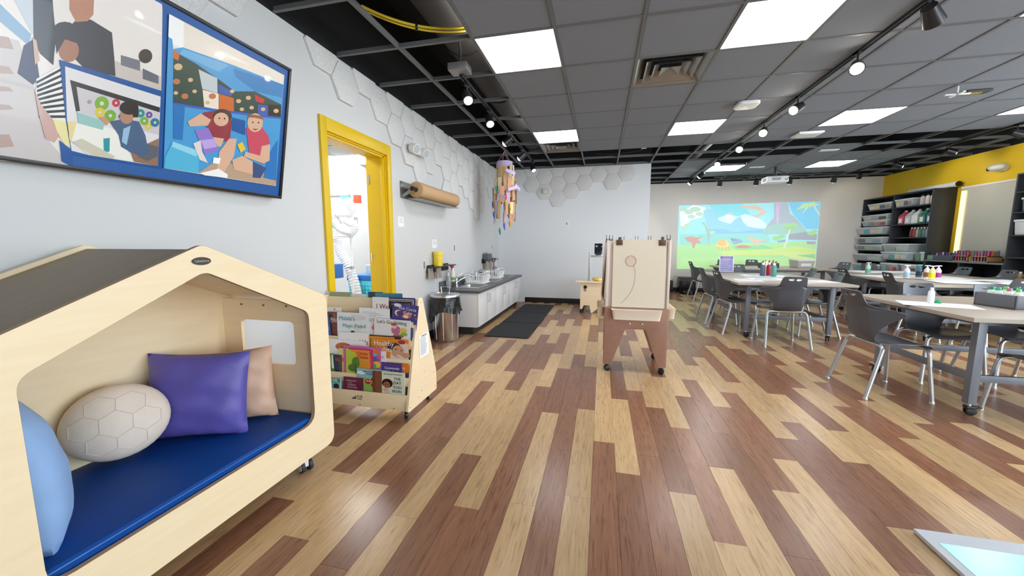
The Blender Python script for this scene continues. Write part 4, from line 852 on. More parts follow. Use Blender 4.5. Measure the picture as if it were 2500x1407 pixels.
towel('grey towel hanging at the left of the near wall shelf', WL + .035, 4.39, .925, .13, .13); towel('pale grey towel hanging under the yellow wipes tub', WL + .07, 4.56, .925, .14, .14)
def spray(label, x, y, z, c1, c2, c3):
    t = thing('spray_bottle', label, 'spray bottle', (x, y, z)); MB().lathe([(.036, 0), (.038, .008), (.038, .12), (.022, .17), (.016, .19)], n=16).part('body', M('spray_body_%d' % c1[0], c1, .35), t, smooth=50)
    MB().lathe([(.0385, .02), (.0388, .022), (.0388, .06), (.0385, .062)], n=16).part('label_band', M('spray_label_%d' % c2[1], c2, .4), t)
    m = MB(); m.box(-.014, .014, -.045, .03, .20, .232); m.box(-.006, .006, -.035, -.02, .165, .2); m.lathe([(.015, .185), (.015, .205)]); m.part('trigger', M('spray_trig_%d' % c3[0], c3, .4), t, bevel=.003)
spray('white spray bottle with red trigger hanging over the first sink', WL + .09, 5.0, .70, (232, 228, 226), (110, 170, 80), (196, 40, 66))
cd2 = thing('wall_caddy', 'dark wall shelf with cloths above the far sink', 'wall shelf', (WL, 6.95, .9))
MB().box(WL, WL + .12, 6.62, 7.36, .925, .937).wpart('shelf', DKSH, cd2, bevel=.002); MB().box(WL, WL + .006, 6.62, 7.36, .87, .96).wpart('back_rail', DKSH, cd2)
for y in (6.7, 6.85, 7.0, 7.2): MB().tube([(WL + .004, y, .9), (WL + .05, y, .88), (WL + .06, y, .9)], .004, 6).wpart('hook', DKSH, cd2)
t = thing('glove_box', 'grey box with blue tissues on the far wall shelf', 'box', (WL + .06, 6.80, .937)); MB().box(-.05, .05, -.13, .13, 0, .11).part('body', M('grey_box', (96, 104, 110), .5), t, bevel=.004); MB().ell((0, -.03, .115), (.03, .06, .02), 10, 6).part('tissue', M('blue_tissue', (120, 170, 200), .7), t)
towel('dark striped cloth hanging from the far wall shelf', WL + .07, 6.72, .925, .16, .16); towel('beige cloth hanging lower from the far wall shelf', WL + .075, 6.93, .925, .13, .24)
spray('clear spray bottle with pink label hanging at the far end of the counter', WL + .08, 7.24, .72, (214, 206, 210), (200, 150, 160), (70, 60, 62))
# ------------------------------------------------------------------ waste bin
bn = thing('waste_bin', 'round galvanised steel waste bin with black liner and lid beside the counter', 'waste bin', (-1.95, 4.42, 0))
BX = Vector((-1.93, 4.42, 0)); bn.location = BX
GALV = M('galvanised_steel', (226, 226, 226), .3, 1.0, noise=(12, .9, (200, 200, 200)))
MB().lathe([(.150, .0), (.155, .008), (.172, .55), (.176, .555)], n=36).part('can', GALV, bn, smooth=50)
for k in range(9):
    a = R(40 * k); MB().tube([(.155 * math.cos(a), .155 * math.sin(a), .03), (.170 * math.cos(a), .170 * math.sin(a), .52)], .006, 6).part('rib', GALV, bn)
m = MB(); n = 72; vs = []
for r_i in range(9):
    v = r_i / 8
    for j in range(n):
        a = 2 * math.pi * j / n; low = .30 + .09 * math.sin(a * 1.0 + 2.2) + .03 * math.sin(3 * a)
        z = .572 - v * (.572 - low); rr = .182 + .010 * math.sin(11 * a + 4 * v) * v + .006 * math.sin(23 * a - 7 * v) * v + .012 * v
        vs.append((rr * math.cos(a), rr * math.sin(a), z))
m.add(vs, [(i * n + j, i * n + (j + 1) % n, (i + 1) * n + (j + 1) % n, (i + 1) * n + j) for i in range(8) for j in range(n)])
m.part('bin_liner', M('black_liner', (30, 31, 34), .22, bump=(26, .6)), bn, smooth=80)
MB().lathe([(.186, .565), (.194, .572), (.194, .590), (.188, .598), (.150, .606), (.145, .600), (.08, .612), (.0, .616)], n=36).part('lid', GALV, bn, smooth=40)
MB().tube([(-.05, 0, .612), (-.062, 0, .69), (.062, 0, .69), (.05, 0, .612)], .006, 8).part('lid_handle', CHROME, bn)
# ------------------------------------------------------------------ rubber mats
RM = M('black_rubber_mat', (30, 32, 34), .75, bump=(180, .5))
for y0, y1, lb_ in ((4.69, 5.60, 'black rubber mat nearest the waste bin'), (5.625, 6.525, 'middle black rubber mat along the sink counter'), (6.54, 7.44, 'black rubber mat at the far end by the back wall')):
    t = thing('rubber_mat', lb_, 'mat', (-1.21, (y0 + y1) / 2, .0), group='black mats along the counter'); MB().box(-1.505, -.915, y0, y1, .0005, .013).wpart('pad', RM, t, bevel=.006, seg=1)
    for s in range(12):
        x = -1.48 + s * .05; MB().box(x, x + .03, y0 + .02, y1 - .02, .013, .0146).wpart('ridge', RM, t)
# ------------------------------------------------------------------ four sided art easel
EBR = M('brown_moulded_plastic', (168, 128, 108), .5, noise=(20, .9, (152, 112, 94))); ECR = M('cream_plastic', (238, 224, 204), .45); EPAP = M('cream_drawing_paper', (226, 214, 192), .75)
EX, EY = .328, 3.93
es = thing('art_easel', 'four sided brown plastic art easel on casters with trays and hanging papers', 'easel', (EX, EY, 0))
def rotz(p, k):
    for _ in range(k % 4): p = (-p[1], p[0]) + tuple(p[2:])
    return p
for k in range(4):
    # leg panel with the arched cut-out
    pol = roundpoly([(-.285, .075), (-.215, .065), (-.09, .43), (.09, .43), (.215, .065), (.285, .075), (.288, .64), (-.288, .64)], [.02, .02, .03, .03, .02, .02, .02, .02], 4)
    m = MB().prism(pol, -.288, -.25, 'y'); m.v = [Vector(rotz(tuple(p), k)) for p in m.v]; lp = m.part('leg_panel', EBR, es, bevel=.008, seg=2)
    for s in (-.055, .055):
        m = MB().ell((s, -.288, .485), (.011, .006, .011), 10, 6); m.v = [Vector(rotz(tuple(p), k)) for p in m.v]; m.part('bolt', CHROME, es)
    # drawing board above, slightly leaning inwards
    m = MB(); m.add([(-.275, -.272, .62), (.275, -.272, .62), (.275, -.26, .62), (-.275, -.26, .62), (-.275, -.262, 1.262), (.275, -.262, 1.262), (.275, -.25, 1.262), (-.275, -.25, 1.262)], [(0, 3, 2, 1), (4, 5, 6, 7), (0, 1, 5, 4), (1, 2, 6, 5), (2, 3, 7, 6), (3, 0, 4, 7)])
    m.v = [Vector(rotz(tuple(p), k)) for p in m.v]; m.part('drawing_board', M('clear_acrylic_board', (226, 208, 196), .2), es, bevel=.003)
    m = MB().box(-.285, -.262, -.285, -.262, .60, 1.27); m.v = [Vector(rotz(tuple(p), k)) for p in m.v]; m.part('corner_post', M('post_plastic', (224, 210, 198), .4), es, bevel=.005)
    # tray
    tp = roundpoly([(-.222, -.36), (.222, -.36), (.222, -.29), (-.222, -.29)], .028)
    vs = []; n = len(tp)
    def sc_(q, f, g): return (q[0] * f, -.325 + (q[1] + .325) * g)
    for z, f, g in ((.530, .93, .82), (.618, 1.0, 1.0), (.624, 1.03, 1.12), (.618, 1.0, 1.1), (.618, .985, .93), (.536, .915, .76)): vs += [sc_(q, f, g) + (z,) for q in tp]
    fs = [(i * n + j, i * n + (j + 1) % n, (i + 1) * n + (j + 1) % n, (i + 1) * n + j) for i in range(5) for j in range(n)] + [tuple(range(n - 1, -1, -1)), tuple(range(5 * n, 6 * n))]
    m = MB().add([rotz(v, k) for v in vs], fs); m.part('tray', ECR, es, smooth=40)
for sx, sy in ((-1, -1), (1, -1), (1, 1), (-1, 1)):
    c = bpy.data.objects.new('caster', None); COL.objects.link(c); c.parent = es; c.location = (sx * .25, sy * .25, 0); c.rotation_euler = (0, 0, R(70 * sx))
    for s in (-1, 1): MB().cyl((s * .004, 0, .027), (s * .024, 0, .027), .027, n=18).part('wheel', BLACKPL, c, bevel=.006)
    MB().ell((0, 0, .045), (.02, .026, .02), 12, 8).part('hood', BLACKPL, c)
MB().box(-.245, .245, -.008, .008, .49, .54).part('cross_brace', EBR, es); MB().box(-.008, .008, -.245, .245, .49, .54).part('cross_brace', EBR, es)
FY = EY - .275
dp = thing('drawing_sheet', 'large cream paper with a balloon drawing clipped to the easel front', 'drawing', (EX + .008, FY, .62))
m = MB(); n = 8; vs = []
for s in (0, .0008):
    for i in range(n + 1):
        for j in range(3):
            v = i / n; x = (-.232, 0, .236)[j]; vs.append((x, -.004 - s + .012 * v * (1 - v) - .010 * (1 - v), .02 + v * .632))
k_ = (n + 1) * 3
fs = [(i * 3 + j, i * 3 + j + 1, i * 3 + j + 4, i * 3 + j + 3) for i in range(n) for j in range(2)] + [(k_ + i * 3 + j, k_ + i * 3 + j + 3, k_ + i * 3 + j + 4, k_ + i * 3 + j + 1) for i in range(n) for j in range(2)]
m.add(vs, fs); m.part('sheet', EPAP, dp, smooth=60)
cr = M('pink_crayon', (214, 160, 150), .9); ga = M('grey_crayon', (128, 128, 116), .9)
def yp(z): v = (z - .02) / .632; return -.0056 + .012 * v * (1 - v) - .010 * (1 - v)
def stroke(pts, r, mat, nm): MB().tube([(x, yp(z), z) for x, z in pts], r, 5).part(nm, mat, dp)
bx, bz = -.072, .455
for r_ in (.050, .046, .040): stroke([(bx + r_ * math.cos(a / 14 * 6.5), bz + r_ * 1.05 * math.sin(a / 14 * 6.5)) for a in range(15)], .0011, cr, 'crayon_line')
for k in range(4): stroke([(bx - .03 + .006 * i, bz + .024 - .016 * k + .006 * math.sin(i)) for i in range(10)], .0010, cr, 'crayon_line')
stroke([(-.046, .415), (-.032, .37), (-.028, .32), (-.035, .25), (-.055, .18), (-.09, .12), (-.13, .075), (-.150, .055)], .0011, ga, 'crayon_line')
# clips along the top
CLB = M('brown_clip', (96, 66, 52), .4)
def bclip(label, x, y, z, w, mat, tall=True, grp='binder clips along the easel top'):
    t = thing('binder_clip', label, 'clip', (x, y, z), group=grp)
    MB().taper((0, 0, 0), (w, .010), (0, 0.002, w * .86), (w, .024)).part('body', mat, t, bevel=.001)
    for s in (-1, 1):
        MB().box(-w * .2, w * .2, s * .006 - .001, s * .006 + .001, w * .8, w * 1.3).part('tab', mat, t)
        MB().tube([(.008 * math.cos(a / 10 * 6.28) + s * (w * .12), s * .006, w * 1.45 + .009 * math.sin(a / 10 * 6.28)) for a in range(10)], .0022, 5, closed=True).part('loop', STEEL, t)
bclip('brown binder clip at the top left of the drawing', EX - .170, FY - .004, 1.222, .056, CLB); bclip('brown binder clip at the top right of the drawing', EX + .205, FY - .004, 1.218, .060, CLB)
def pegclip(label, x, y, col, k=1.0):
    t = thing('spring_clip', label, 'clip', (x, y, 1.262)); c = M('clip_%d_%d' % col[:2], col, .4)
    m = MB()
    for s in (-1, 1): m.tube([(s * .020, 0, -.018), (s * .012, 0, .010), (s * .014, 0, .022)], [.003, .005, .004], 6)
    m.box(-.016, .016, -.006, .006, .004, .014); m.part('jaws', c, t)
    for s in (-1, 1): MB().tube([(s * .012, 0, .018), (s * .015 * k, 0, .055 * k)], [.003, .0022], 6).part('grip', M('clip_grip', (58, 42, 38), .5), t)
for lb_, x, y, c_ in (('brown pointed clip at the left corner of the easel top', -.275, -.255, (86, 60, 48)), ('second brown pointed clip near the left corner of the easel top', -.245, -.15, (86, 60, 48)), ('red spring clip left of the middle of the easel top', -.115, .255, (206, 52, 80)), ('yellow spring clip in the middle of the easel top', .025, .26, (232, 204, 40)), ('red spring clip right of the middle of the easel top', .155, .26, (206, 52, 72)), ('brown pointed clip at the right corner of the easel top', .262, -.24, (86, 60, 48))): pegclip(lb_, EX + x, EY + y, c_)
for lb_, x in (('small brown clip on the back of the easel left of the yellow clip', -.03), ('small brown clip on the back of the easel right of the yellow clip', .085)): bclip(lb_, EX + x, EY + .27, 1.235, .025, CLB)
# papers hanging on the side faces
t = thing('hanging_sheets', 'brown kraft sheets hanging off the left side of the easel', 'paper', (EX - .275, EY, 1.25))
for k in range(3):
    o = .004 + .012 * k; m = MB().add([(-o, -.2 + .05 * k, 0), (-o, .18, 0), (-.032 - .008 * k, .16, -.58 + .02 * k), (-.022 - .010 * k, -.22 + .05 * k, -.57), (-o - .0012, -.2 + .05 * k, 0), (-o - .0012, .18, 0), (-.0332 - .008 * k, .16, -.58 + .02 * k), (-.0232 - .010 * k, -.22 + .05 * k, -.57)], [(0, 1, 2, 3), (7, 6, 5, 4), (0, 4, 5, 1), (1, 5, 6, 2), (2, 6, 7, 3), (3, 7, 4, 0)])
    m.part('sheet', M('tan_sheet_%d' % k, ((206, 160, 96), (222, 196, 150), (190, 140, 84))[k], .7), t)
t = thing('painted_sheet', 'white sheet with red paint hanging on the right side of the easel', 'painting', (EX + .278, EY, .66)); MB().box(0, .0012, -.20, .20, 0, .58).part('sheet', PAPER, t)
ink('paint', [([(y + .02 * math.sin(a), z + .1 * math.cos(a) + 0) for a in [i / 12 * 6.28 for i in range(12)]], c_) for y, z, c_ in ((-.15, .25, (196, 52, 60)), (-.16, .36, (206, 60, 66)), (-.14, .47, (80, 110, 170)), (.0, .3, (200, 60, 66)))], INK, t, (Vector((.0014, 0, 0)), Vector((0, 1, 0)), Vector((0, 0, 1)), Vector((1, 0, 0))))
# ------------------------------------------------------------------ wooden camera stand by the back wall
sd = thing('tablet_stand_cart', 'small plywood work stand with an aluminium post by the back wall', 'stand', (-.18, 6.9, 0))
pol = roundpoly([(-.355, .07), (-.32, .07), (-.29, .14), (-.19, .14), (-.165, .005), (-.14, .005), (.0, .14), (.01, .55), (-.355, .55)], .008, 2)
MB().prism([(x + .0, z) for x, z in pol], 6.74, 6.755, 'y').wpart('front_panel', PLY, sd); MB().prism(pol, 7.10, 7.115, 'y').wpart('back_panel', PLY, sd)
for x in (-.355, -.005): MB().box(x, x + .015, 6.755, 7.10, .14, .55).wpart('side_panel', PLY, sd)
MB().box(-.44, .04, 6.70, 7.16, .55, .572).wpart('top_board', PLY, sd, bevel=.002)
MB().lathe([(.03, 0), (.032, .004), (.0, .006)], (0, 0, 0), 14).part('knob', BLACKPL, sd, mtx=Matrix.Translation((-.09, -.162, .47)) @ Matrix.Rotation(R(90), 4, 'X')); MB().lathe([(.022, 0), (.024, .004), (.0, .006)], (0, 0, 0), 14).part('knob', STEEL, sd, mtx=Matrix.Translation((-.09, -.162, .42)) @ Matrix.Rotation(R(90), 4, 'X'))
for x, y in ((-.33, 6.78), (-.03, 6.78), (-.33, 7.06), (-.03, 7.06)): MB().cyl((x, y, 0), (x, y, .14), .03).wpart('foot', BLACKPL, sd)
ALU = M('aluminium_extrusion', (196, 198, 200), .35, .8)
m = MB().box(-.225, -.19, 6.80, 6.835, .572, 1.085); m.wpart('post', ALU, sd, bevel=.003); MB().box(-.19, .10, 6.80, 6.835, 1.0, 1.036).wpart('arm', ALU, sd, bevel=.003); MB().box(-.235, -.18, 6.79, 6.845, .572, .62).wpart('post_base', ALU, sd, bevel=.003)
tb_ = thing('tablet', 'small black tablet standing on the aluminium arm', 'tablet', (-.06, 6.82, 1.037)); m = MB().box(-.068, .068, -.004, .004, .02, .205); m.part('screen', M('black_glass', (24, 28, 34), .12), tb_, bevel=.003, mtx=Matrix.Rotation(R(-8), 4, 'X')); MB().box(-.05, .05, -.03, .03, 0, .018).part('foot', BLACKPL, tb_, bevel=.002)
t = thing('snack_bag', 'crumpled yellow bag of supplies on the plywood stand', 'bag', (-.07, 6.84, .572)); MB().ell((0, 0, .035), (.085, .06, .036), 12, 7).part('bag', M('yellow_bag', (226, 190, 60), .35, bump=(40, .8)), t, smooth=60); MB().ell((.05, -.03, .028), (.05, .04, .028), 10, 6).part('clear_wrap', M('clear_wrap', (236, 222, 190), .2), t, smooth=60)
# ------------------------------------------------------------------ robot vacuum and dock by the far wall
dk = thing('vacuum_dock', 'tall black charging dock for a robot vacuum at the far wall', 'appliance', (2.12, 10.2, 0)); MB().box(1.93, 2.31, 10.1, 10.40, .012, .40).wpart('tower', M('gloss_black', (20, 20, 24), .18), dk, bevel=.02); MB().box(1.93, 2.31, 9.95, 10.40, 0, .012).wpart('ramp', BLACKPL, dk, bevel=.004); MB().box(1.94, 2.30, 10.095, 10.101, .30, .385).wpart('water_tank_window', M('smoked_plastic', (74, 70, 70), .2), dk); MB().tube([(1.93, 10.3, .36), (1.86, 10.34, .42), (1.8, 10.38, .30), (1.7, 10.40, .26)], .004, 6).wpart('cable', BLACKPL, dk)
rv = thing('robot_vacuum', 'flat round black robot vacuum parked in front of its dock', 'robot vacuum', (2.12, 9.93, 0)); MB().lathe([(.16, .012), (.17, .02), (.17, .075), (.162, .088), (.0, .09)], n=32).part('body', M('gloss_black', (20, 20, 24)), rv, smooth=40); MB().lathe([(.035, .088), (.035, .104), (.03, .108), (0, .108)], n=16).part('turret', M('silver_trim', (150, 150, 152), .3, .7), rv)
for s in (-1, 1): MB().cyl((s * .1 - .008, 0, .022), (s * .1 + .008, 0, .022), .022).part('wheel', RUB, rv)
sk = thing('small_speaker', 'small black floor speaker left of the vacuum dock', 'speaker', (1.72, 10.25, 0)); MB().box(1.66, 1.79, 10.18, 10.36, 0, .30).wpart('cabinet', BLACKPL, sk, bevel=.008); MB().cyl((1.725, 10.178, .17), (1.725, 10.181, .17), .045, n=18).wpart('grille', M('grille', (40, 40, 42), .8), sk)
# ------------------------------------------------------------------ tables
TT = M('light_wood_laminate', (178, 166, 151), .38, noise=(3, .9, (166, 153, 137)), stretch=(1, 14, 1)); TL = M('grey_table_steel', (122, 128, 138), .4, .2)
def table(label, x0, x1, y0, y1, ins=.18, h=.74, loc='A'):
    cx, cy = (x0 + x1) / 2, (y0 + y1) / 2; w, d = x1 - x0, y1 - y0
    t = thing('work_table', label, 'table', (cx, cy, 0), group='wheeled work tables')
    MB().box(-w / 2, w / 2, -d / 2, d / 2, h - .03, h).part('table_top', TT, t, bevel=.003); MB().box(-w / 2 - .0008, w / 2 + .0008, -d / 2 - .0008, d / 2 + .0008, h - .026, h - .004).part('edge_band', M('table_edge_band', (178, 168, 156), .45), t)
    lx, ly = w / 2 - ins, d / 2 - ins
    for sx in (-1, 1):
        for sy in (-1, 1):
            l = MB().box(sx * lx - .025, sx * lx + .025, sy * ly - .025, sy * ly + .025, .085, h - .03).part('leg', TL, t, bevel=.002)
            c = bpy.data.objects.new('caster', None); COL.objects.link(c); c.parent = t; c.location = (sx * lx, sy * ly, 0); c.rotation_euler = (0, 0, R(35 * sx + 60 * sy))
            for s in (-1, 1): MB().cyl((s * .006, .012, .03), (s * .02, .012, .03), .03, n=18).part('wheel', BLACKPL, c, bevel=.005)
            MB().box(-.022, .022, -.02, .035, .045, .07).part('fork', BLACKPL, c, bevel=.006); MB().box(-.014, .014, .03, .07, .055, .066).part('brake_lever', BLACKPL, c, bevel=.002); MB().cyl((0, 0, .06), (0, 0, .09), .014).part('stem', CHROME, c)
    for sy in (-1, 1): MB().box(-lx + .025, lx - .025, sy * ly - .02, sy * ly + .02, h - .075, h - .03).part('apron', TL, t); MB().box(-lx + .025, lx - .025, sy * ly - .012, sy * ly + .012, .25, .30).part('stretcher', TL, t, bevel=.002)
    for sx in (-1, 1): MB().box(sx * lx - .02, sx * lx + .02, -ly + .025, ly - .025, h - .075, h - .03).part('apron', TL, t); MB().box(sx * lx - .012, sx * lx + .012, -ly + .025, ly - .025, .25, .30).part('stretcher', TL, t, bevel=.002)
    return t
table('wood topped wheeled table in the middle of the room with paint bottles', 1.71, 3.01, 5.30, 7.18)
table('wood topped wheeled table at the right edge with the grey paint box', 2.44, 4.30, 3.12, 4.40)
table('wood topped wheeled table nearest the projected picture', 2.45, 4.45, 8.45, 9.55)
table('wheeled table covered with white papers and pump bottles by the shelves', 3.84, 5.50, 5.55, 7.42)
table('wheeled table behind the one with white papers, next to the bin shelves', 4.22, 5.50, 7.44, 8.35)
# ------------------------------------------------------------------ chairs
CHP = M('charcoal_chair_plastic', (82, 85, 92), .33, bump=(400, .04)); CHF = M('silver_chair_tube', (190, 195, 200), .3, .8); GLD = M('chair_glide', (200, 196, 188), .3, .6)
def smoothstep(a, b, x): t = max(0, min(1, (x - a) / (b - a))); return t * t * (3 - 2 * t)
def shell_mesh():
    # side profile from the top of the back down and out to the front of the seat (x forward, z up) with half widths and wing amount
    P_ = [(-.278, .858, .112), (-.274, .842, .124), (-.260, .80, .131), (-.247, .765, .137), (-.236, .735, .143), (-.229, .718, .290), (-.224, .70, .305), (-.220, .68, .296), (-.216, .655, .268), (-.211, .625, .236), (-.206, .595, .208), (-.200, .56, .182), (-.192, .52, .162), (-.180, .487, .148), (-.162, .465, .143), (-.136, .450, .150), (-.10, .444, .172), (-.05, .441, .198), (.0, .440, .212), (.06, .441, .216), (.12, .444, .214), (.17, .446, .208), (.20, .442, .200), (.222, .430, .185), (.228, .418, .165)]
    nu = 24; vs = []; fs = []; wing = {}
    for i, (x, z, hw) in enumerate(P_):
        for j in range(nu + 1):
            u = -1 + 2 * j / nu; y = u * hw; ay = abs(y)
            fwd = 0; up_ = 0
            if z > .47:
                fwd = .035 * (y / .14) ** 2 * .6 if ay < .14 else .021 + (ay - .14) * .95
                if ay > .14: y = math.copysign(.14 + (ay - .14) * .90, y)
            elif x < .0: fwd = .02 * abs(u) ** 3 * max(0, (.0 - x) / .16)
            if z < .46: up_ = .014 * abs(u) ** 2.5 * (1 - smoothstep(.1, .22, x)) - .006 * (1 - u * u)
            vs.append((x + fwd, y, z + up_))
    for i in range(len(P_) - 1):
        for j in range(nu): a = i * (nu + 1) + j; fs.append((a, a + 1, a + nu + 2, a + nu + 1))
    me = bpy.data.meshes.new('shell'); me.from_pydata(vs, [], fs); me.materials.append(CHP)
    o = bpy.data.objects.new('shell_tmp', me); COL.objects.link(o)
    sb_ = o.modifiers.new('s', 'SUBSURF'); sb_.levels = 1; sb_.render_levels = 1
    so = o.modifiers.new('t', 'SOLIDIFY'); so.thickness = .007; so.offset = 0
    cut = MB()
    for s in (-1, 1):
        vs2 = []; n = 16
        for xx in (-.42, -.16):
            for k in range(n):
                a = 2 * math.pi * k / n; vs2.append((xx, s * .038 + .030 * math.cos(a), .822 + .0135 * math.sin(a) * (1 - .3 * s * math.cos(a))))
        cut.add(vs2, [tuple(range(n)), tuple(range(2 * n - 1, n - 1, -1))] + [(k, n + k, n + (k + 1) % n, (k + 1) % n) for k in range(n)])
    co = cut.part('cut_tmp', None, None, smooth=0)
    bo = o.modifiers.new('b', 'BOOLEAN'); bo.operation = 'DIFFERENCE'; bo.object = co; bo.solver = 'EXACT'
    out = bpy.data.meshes.new_from_object(o.evaluated_get(bpy.context.evaluated_depsgraph_get())); out.name = 'seat_shell'
    bpy.data.objects.remove(o); bpy.data.objects.remove(co)
    for p in out.polygons: p.use_smooth = True
    out.set_sharp_from_angle(angle=R(45)); out.materials.clear(); out.materials.append(CHP)
    return out
SHELL = shell_mesh()
def arch(pts, r=.0142):
    # rounded polyline
    out = [Vector(pts[0])]
    for i in range(1, len(pts) - 1):
        a, b, c = Vector(pts[i - 1]), Vector(pts[i]), Vector(pts[i + 1]); d1 = (a - b).normalized() * .05; d2 = (c - b).normalized() * .05
        for k in range(7): t = k / 6; out.append((b + d1) * (1 - t) ** 2 + b * 2 * t * (1 - t) + (b + d2) * t * t)
    out.append(Vector(pts[-1])); return MB().tube(out, r, 10)
def make_chair():
    t = thing('school_chair', 'x', 'chair', group='charcoal school chairs')
    o = bpy.data.objects.new('seat_shell', SHELL); COL.objects.link(o); o.parent = t
    arch([(.218, -.234, .012), (.182, -.200, .425), (.182, .200, .425), (.218, .234, .012)]).part('front_leg_tube', CHF, t, smooth=60)
    arch([(-.228, -.240, .012), (-.120, -.205, .428), (-.120, .205, .428), (-.228, .240, .012)]).part('rear_leg_tube', CHF, t, smooth=60)
    for s in (-1, 1): MB().tube([(-.125, s * .10, .428), (.175, s * .11, .428)], .009, 8).part('seat_rail', CHF, t)
    for x, y in ((.218, .234), (.218, -.234), (-.228, .240), (-.228, -.240)): MB().lathe([(.017, 0), (.018, .006), (.016, .016), (.0135, .024)], (x, y, 0), 12).part('glide', GLD, t)
    return t
proto = make_chair(); used = [0]
def chair(x, y, ang, label):   # ang: heading the sitter faces, degrees from +x
    c = proto if not used[0] else copy_tree(proto); used[0] = 1
    c.location = (x, y, 0); c.rotation_euler = (0, 0, R(ang)); c['label'] = label; return c
chair(2.165, 5.17, 90, 'charcoal plastic chair at the near end of the middle table, back turned to the viewer')
chair(1.83, 5.82, 8, 'charcoal chair on the left side of the middle table, the nearer of the two')
chair(1.80, 6.50, 4, 'charcoal chair on the left side of the middle table, the farther of the two')
chair(2.84, 5.88, 172, 'charcoal chair on the right side of the middle table, the nearer of the two')
chair(2.90, 6.66, 172, 'charcoal chair on the right side of the middle table, the farther of the two')
chair(2.42, 7.40, -90, 'charcoal chair at the far end of the middle table behind the framed sign')
chair(2.12, 8.80, 5, 'charcoal chair at the left end of the table nearest the projected picture')
chair(2.86, 9.74, -90, 'charcoal chair behind the far table, partly hidden by the framed sign')
chair(3.47, 9.74, -90, 'charcoal chair behind the far table beside the marker caddy')
chair(4.62, 8.98, 200, 'charcoal chair at the right end of the far table, catching green light')
chair(3.93, 6.90, 0, 'dark chair tucked on the left of the paper covered table, the farther of the two')
chair(3.95, 5.95, -8, 'dark chair tucked on the left of the paper covered table, the nearer of the two')
chair(2.29, 3.68, 2, 'charcoal chair at the left end of the near right table, seen from the side')
chair(3.00, 4.17, -88, 'pale lit chair across the near right table, left of the grey paint box')
chair(3.54, 4.17, -92, 'pale lit chair across the near right table, behind the grey paint box')
chair(3.02, 3.20, 90, 'charcoal chair at the near side of the right table, cut by the right edge')
chair(4.48, 5.46, 90, 'dark chair at the near end of the paper covered table, at the right edge')
chair(5.49, 6.95, 176, 'charcoal chair between the paper covered table and the far right shelf')
chair(5.49, 7.62, 182, 'charcoal chair at the right side of the paper covered table below the marker counter')
chair(5.02, 8.38, -90, 'pale lit chair behind the green pump bottle, in front of the bin shelves')
# ------------------------------------------------------------------ things on the tables
TZ = .741
def bottle(name, label, x, y, z, r, h, col, cap=(238, 238, 236), lab=None, grp=None):
    t = thing(name, label, 'bottle', (x, y, z), group=grp)
    MB().lathe([(r * .92, 0), (r, .006), (r, h * .66), (r * .82, h * .78), (r * .42, h * .84), (r * .42, h * .88)], n=18).part('body', M('bottle_%d_%d_%d' % col, col, .3), t, smooth=45)
    MB().lathe([(r * .55, h * .84), (r * .55, h * .98), (r * .5, h)], n=14).part('cap', M('cap_%d_%d_%d' % cap, cap, .35), t)
    if lab: MB().lathe([(r * 1.01, h * .2), (r * 1.015, h * .21), (r * 1.015, h * .55), (r * 1.01, h * .56)], n=18).part('label_band', M('blabel_%d_%d_%d' % lab, lab, .5), t)
    return t
def pz(u, v): return onZ(u, v, TZ)
gA = 'paint bottles on the middle table'
for (u, v, c, lb_) in ((1861, 674, (84, 98, 120), 'slate blue paint bottle on the middle table'), (1869, 668, (236, 214, 170), 'cream paint bottle behind the blue one'), (1876, 673, (170, 40, 64), 'red paint bottle on the middle table'), (1888, 676, (84, 150, 138), 'teal green paint bottle on the middle table')):
    q = pz(u, v); bottle('paint_bottle', lb_, q.x, q.y, TZ, .036, .205, c, grp=gA)
# framed sign
q = pz(1773, 664); t = thing('table_sign', 'purple printed sign in a white stand on the middle table', 'sign', (q.x, q.y, TZ)); fr_ = .12
MB().box(-.115, .115, -.004, .004, 0, .285).part('frame', WHITEPL, t, bevel=.002, mtx=Matrix.Rotation(R(-6), 4, 'X')); MB().box(-.11, .11, 0, .07, 0, .004).part('foot', WHITEPL, t)
rr = random.Random(8); pol = [([(-.102, .012), (.102, .012), (.102, .274), (-.102, .274)], (150, 146, 196)), ([(-.102, .24), (.102, .24), (.102, .274), (-.102, .274)], (110, 104, 160)), ([(-.06, .225), (.06, .225), (.06, .235), (-.06, .235)], (230, 170, 170))]
pol += [([(-.09, .21 - .017 * k), (rr.uniform(.02, .09), .21 - .017 * k), (.06, .203 - .017 * k), (-.09, .203 - .017 * k)], ((220, 220, 236), (96, 92, 150))[k % 2]) for k in range(11)]
mtx_ = Matrix.Rotation(R(-6), 3, 'X'); ink('sign_print', pol, INK, t, (mtx_ @ Vector((0, -.0045, 0)), Vector((1, 0, 0)), mtx_ @ Vector((0, 0, 1)), mtx_ @ Vector((0, -1, 0))))
text('WE WELCOME', .02, M('sign_letter', (226, 226, 240), .5), t, (mtx_ @ Vector((0, -.0075, .250)), Vector((1, 0, 0)), mtx_ @ Vector((0, 0, 1)), mtx_ @ Vector((0, -1, 0))))
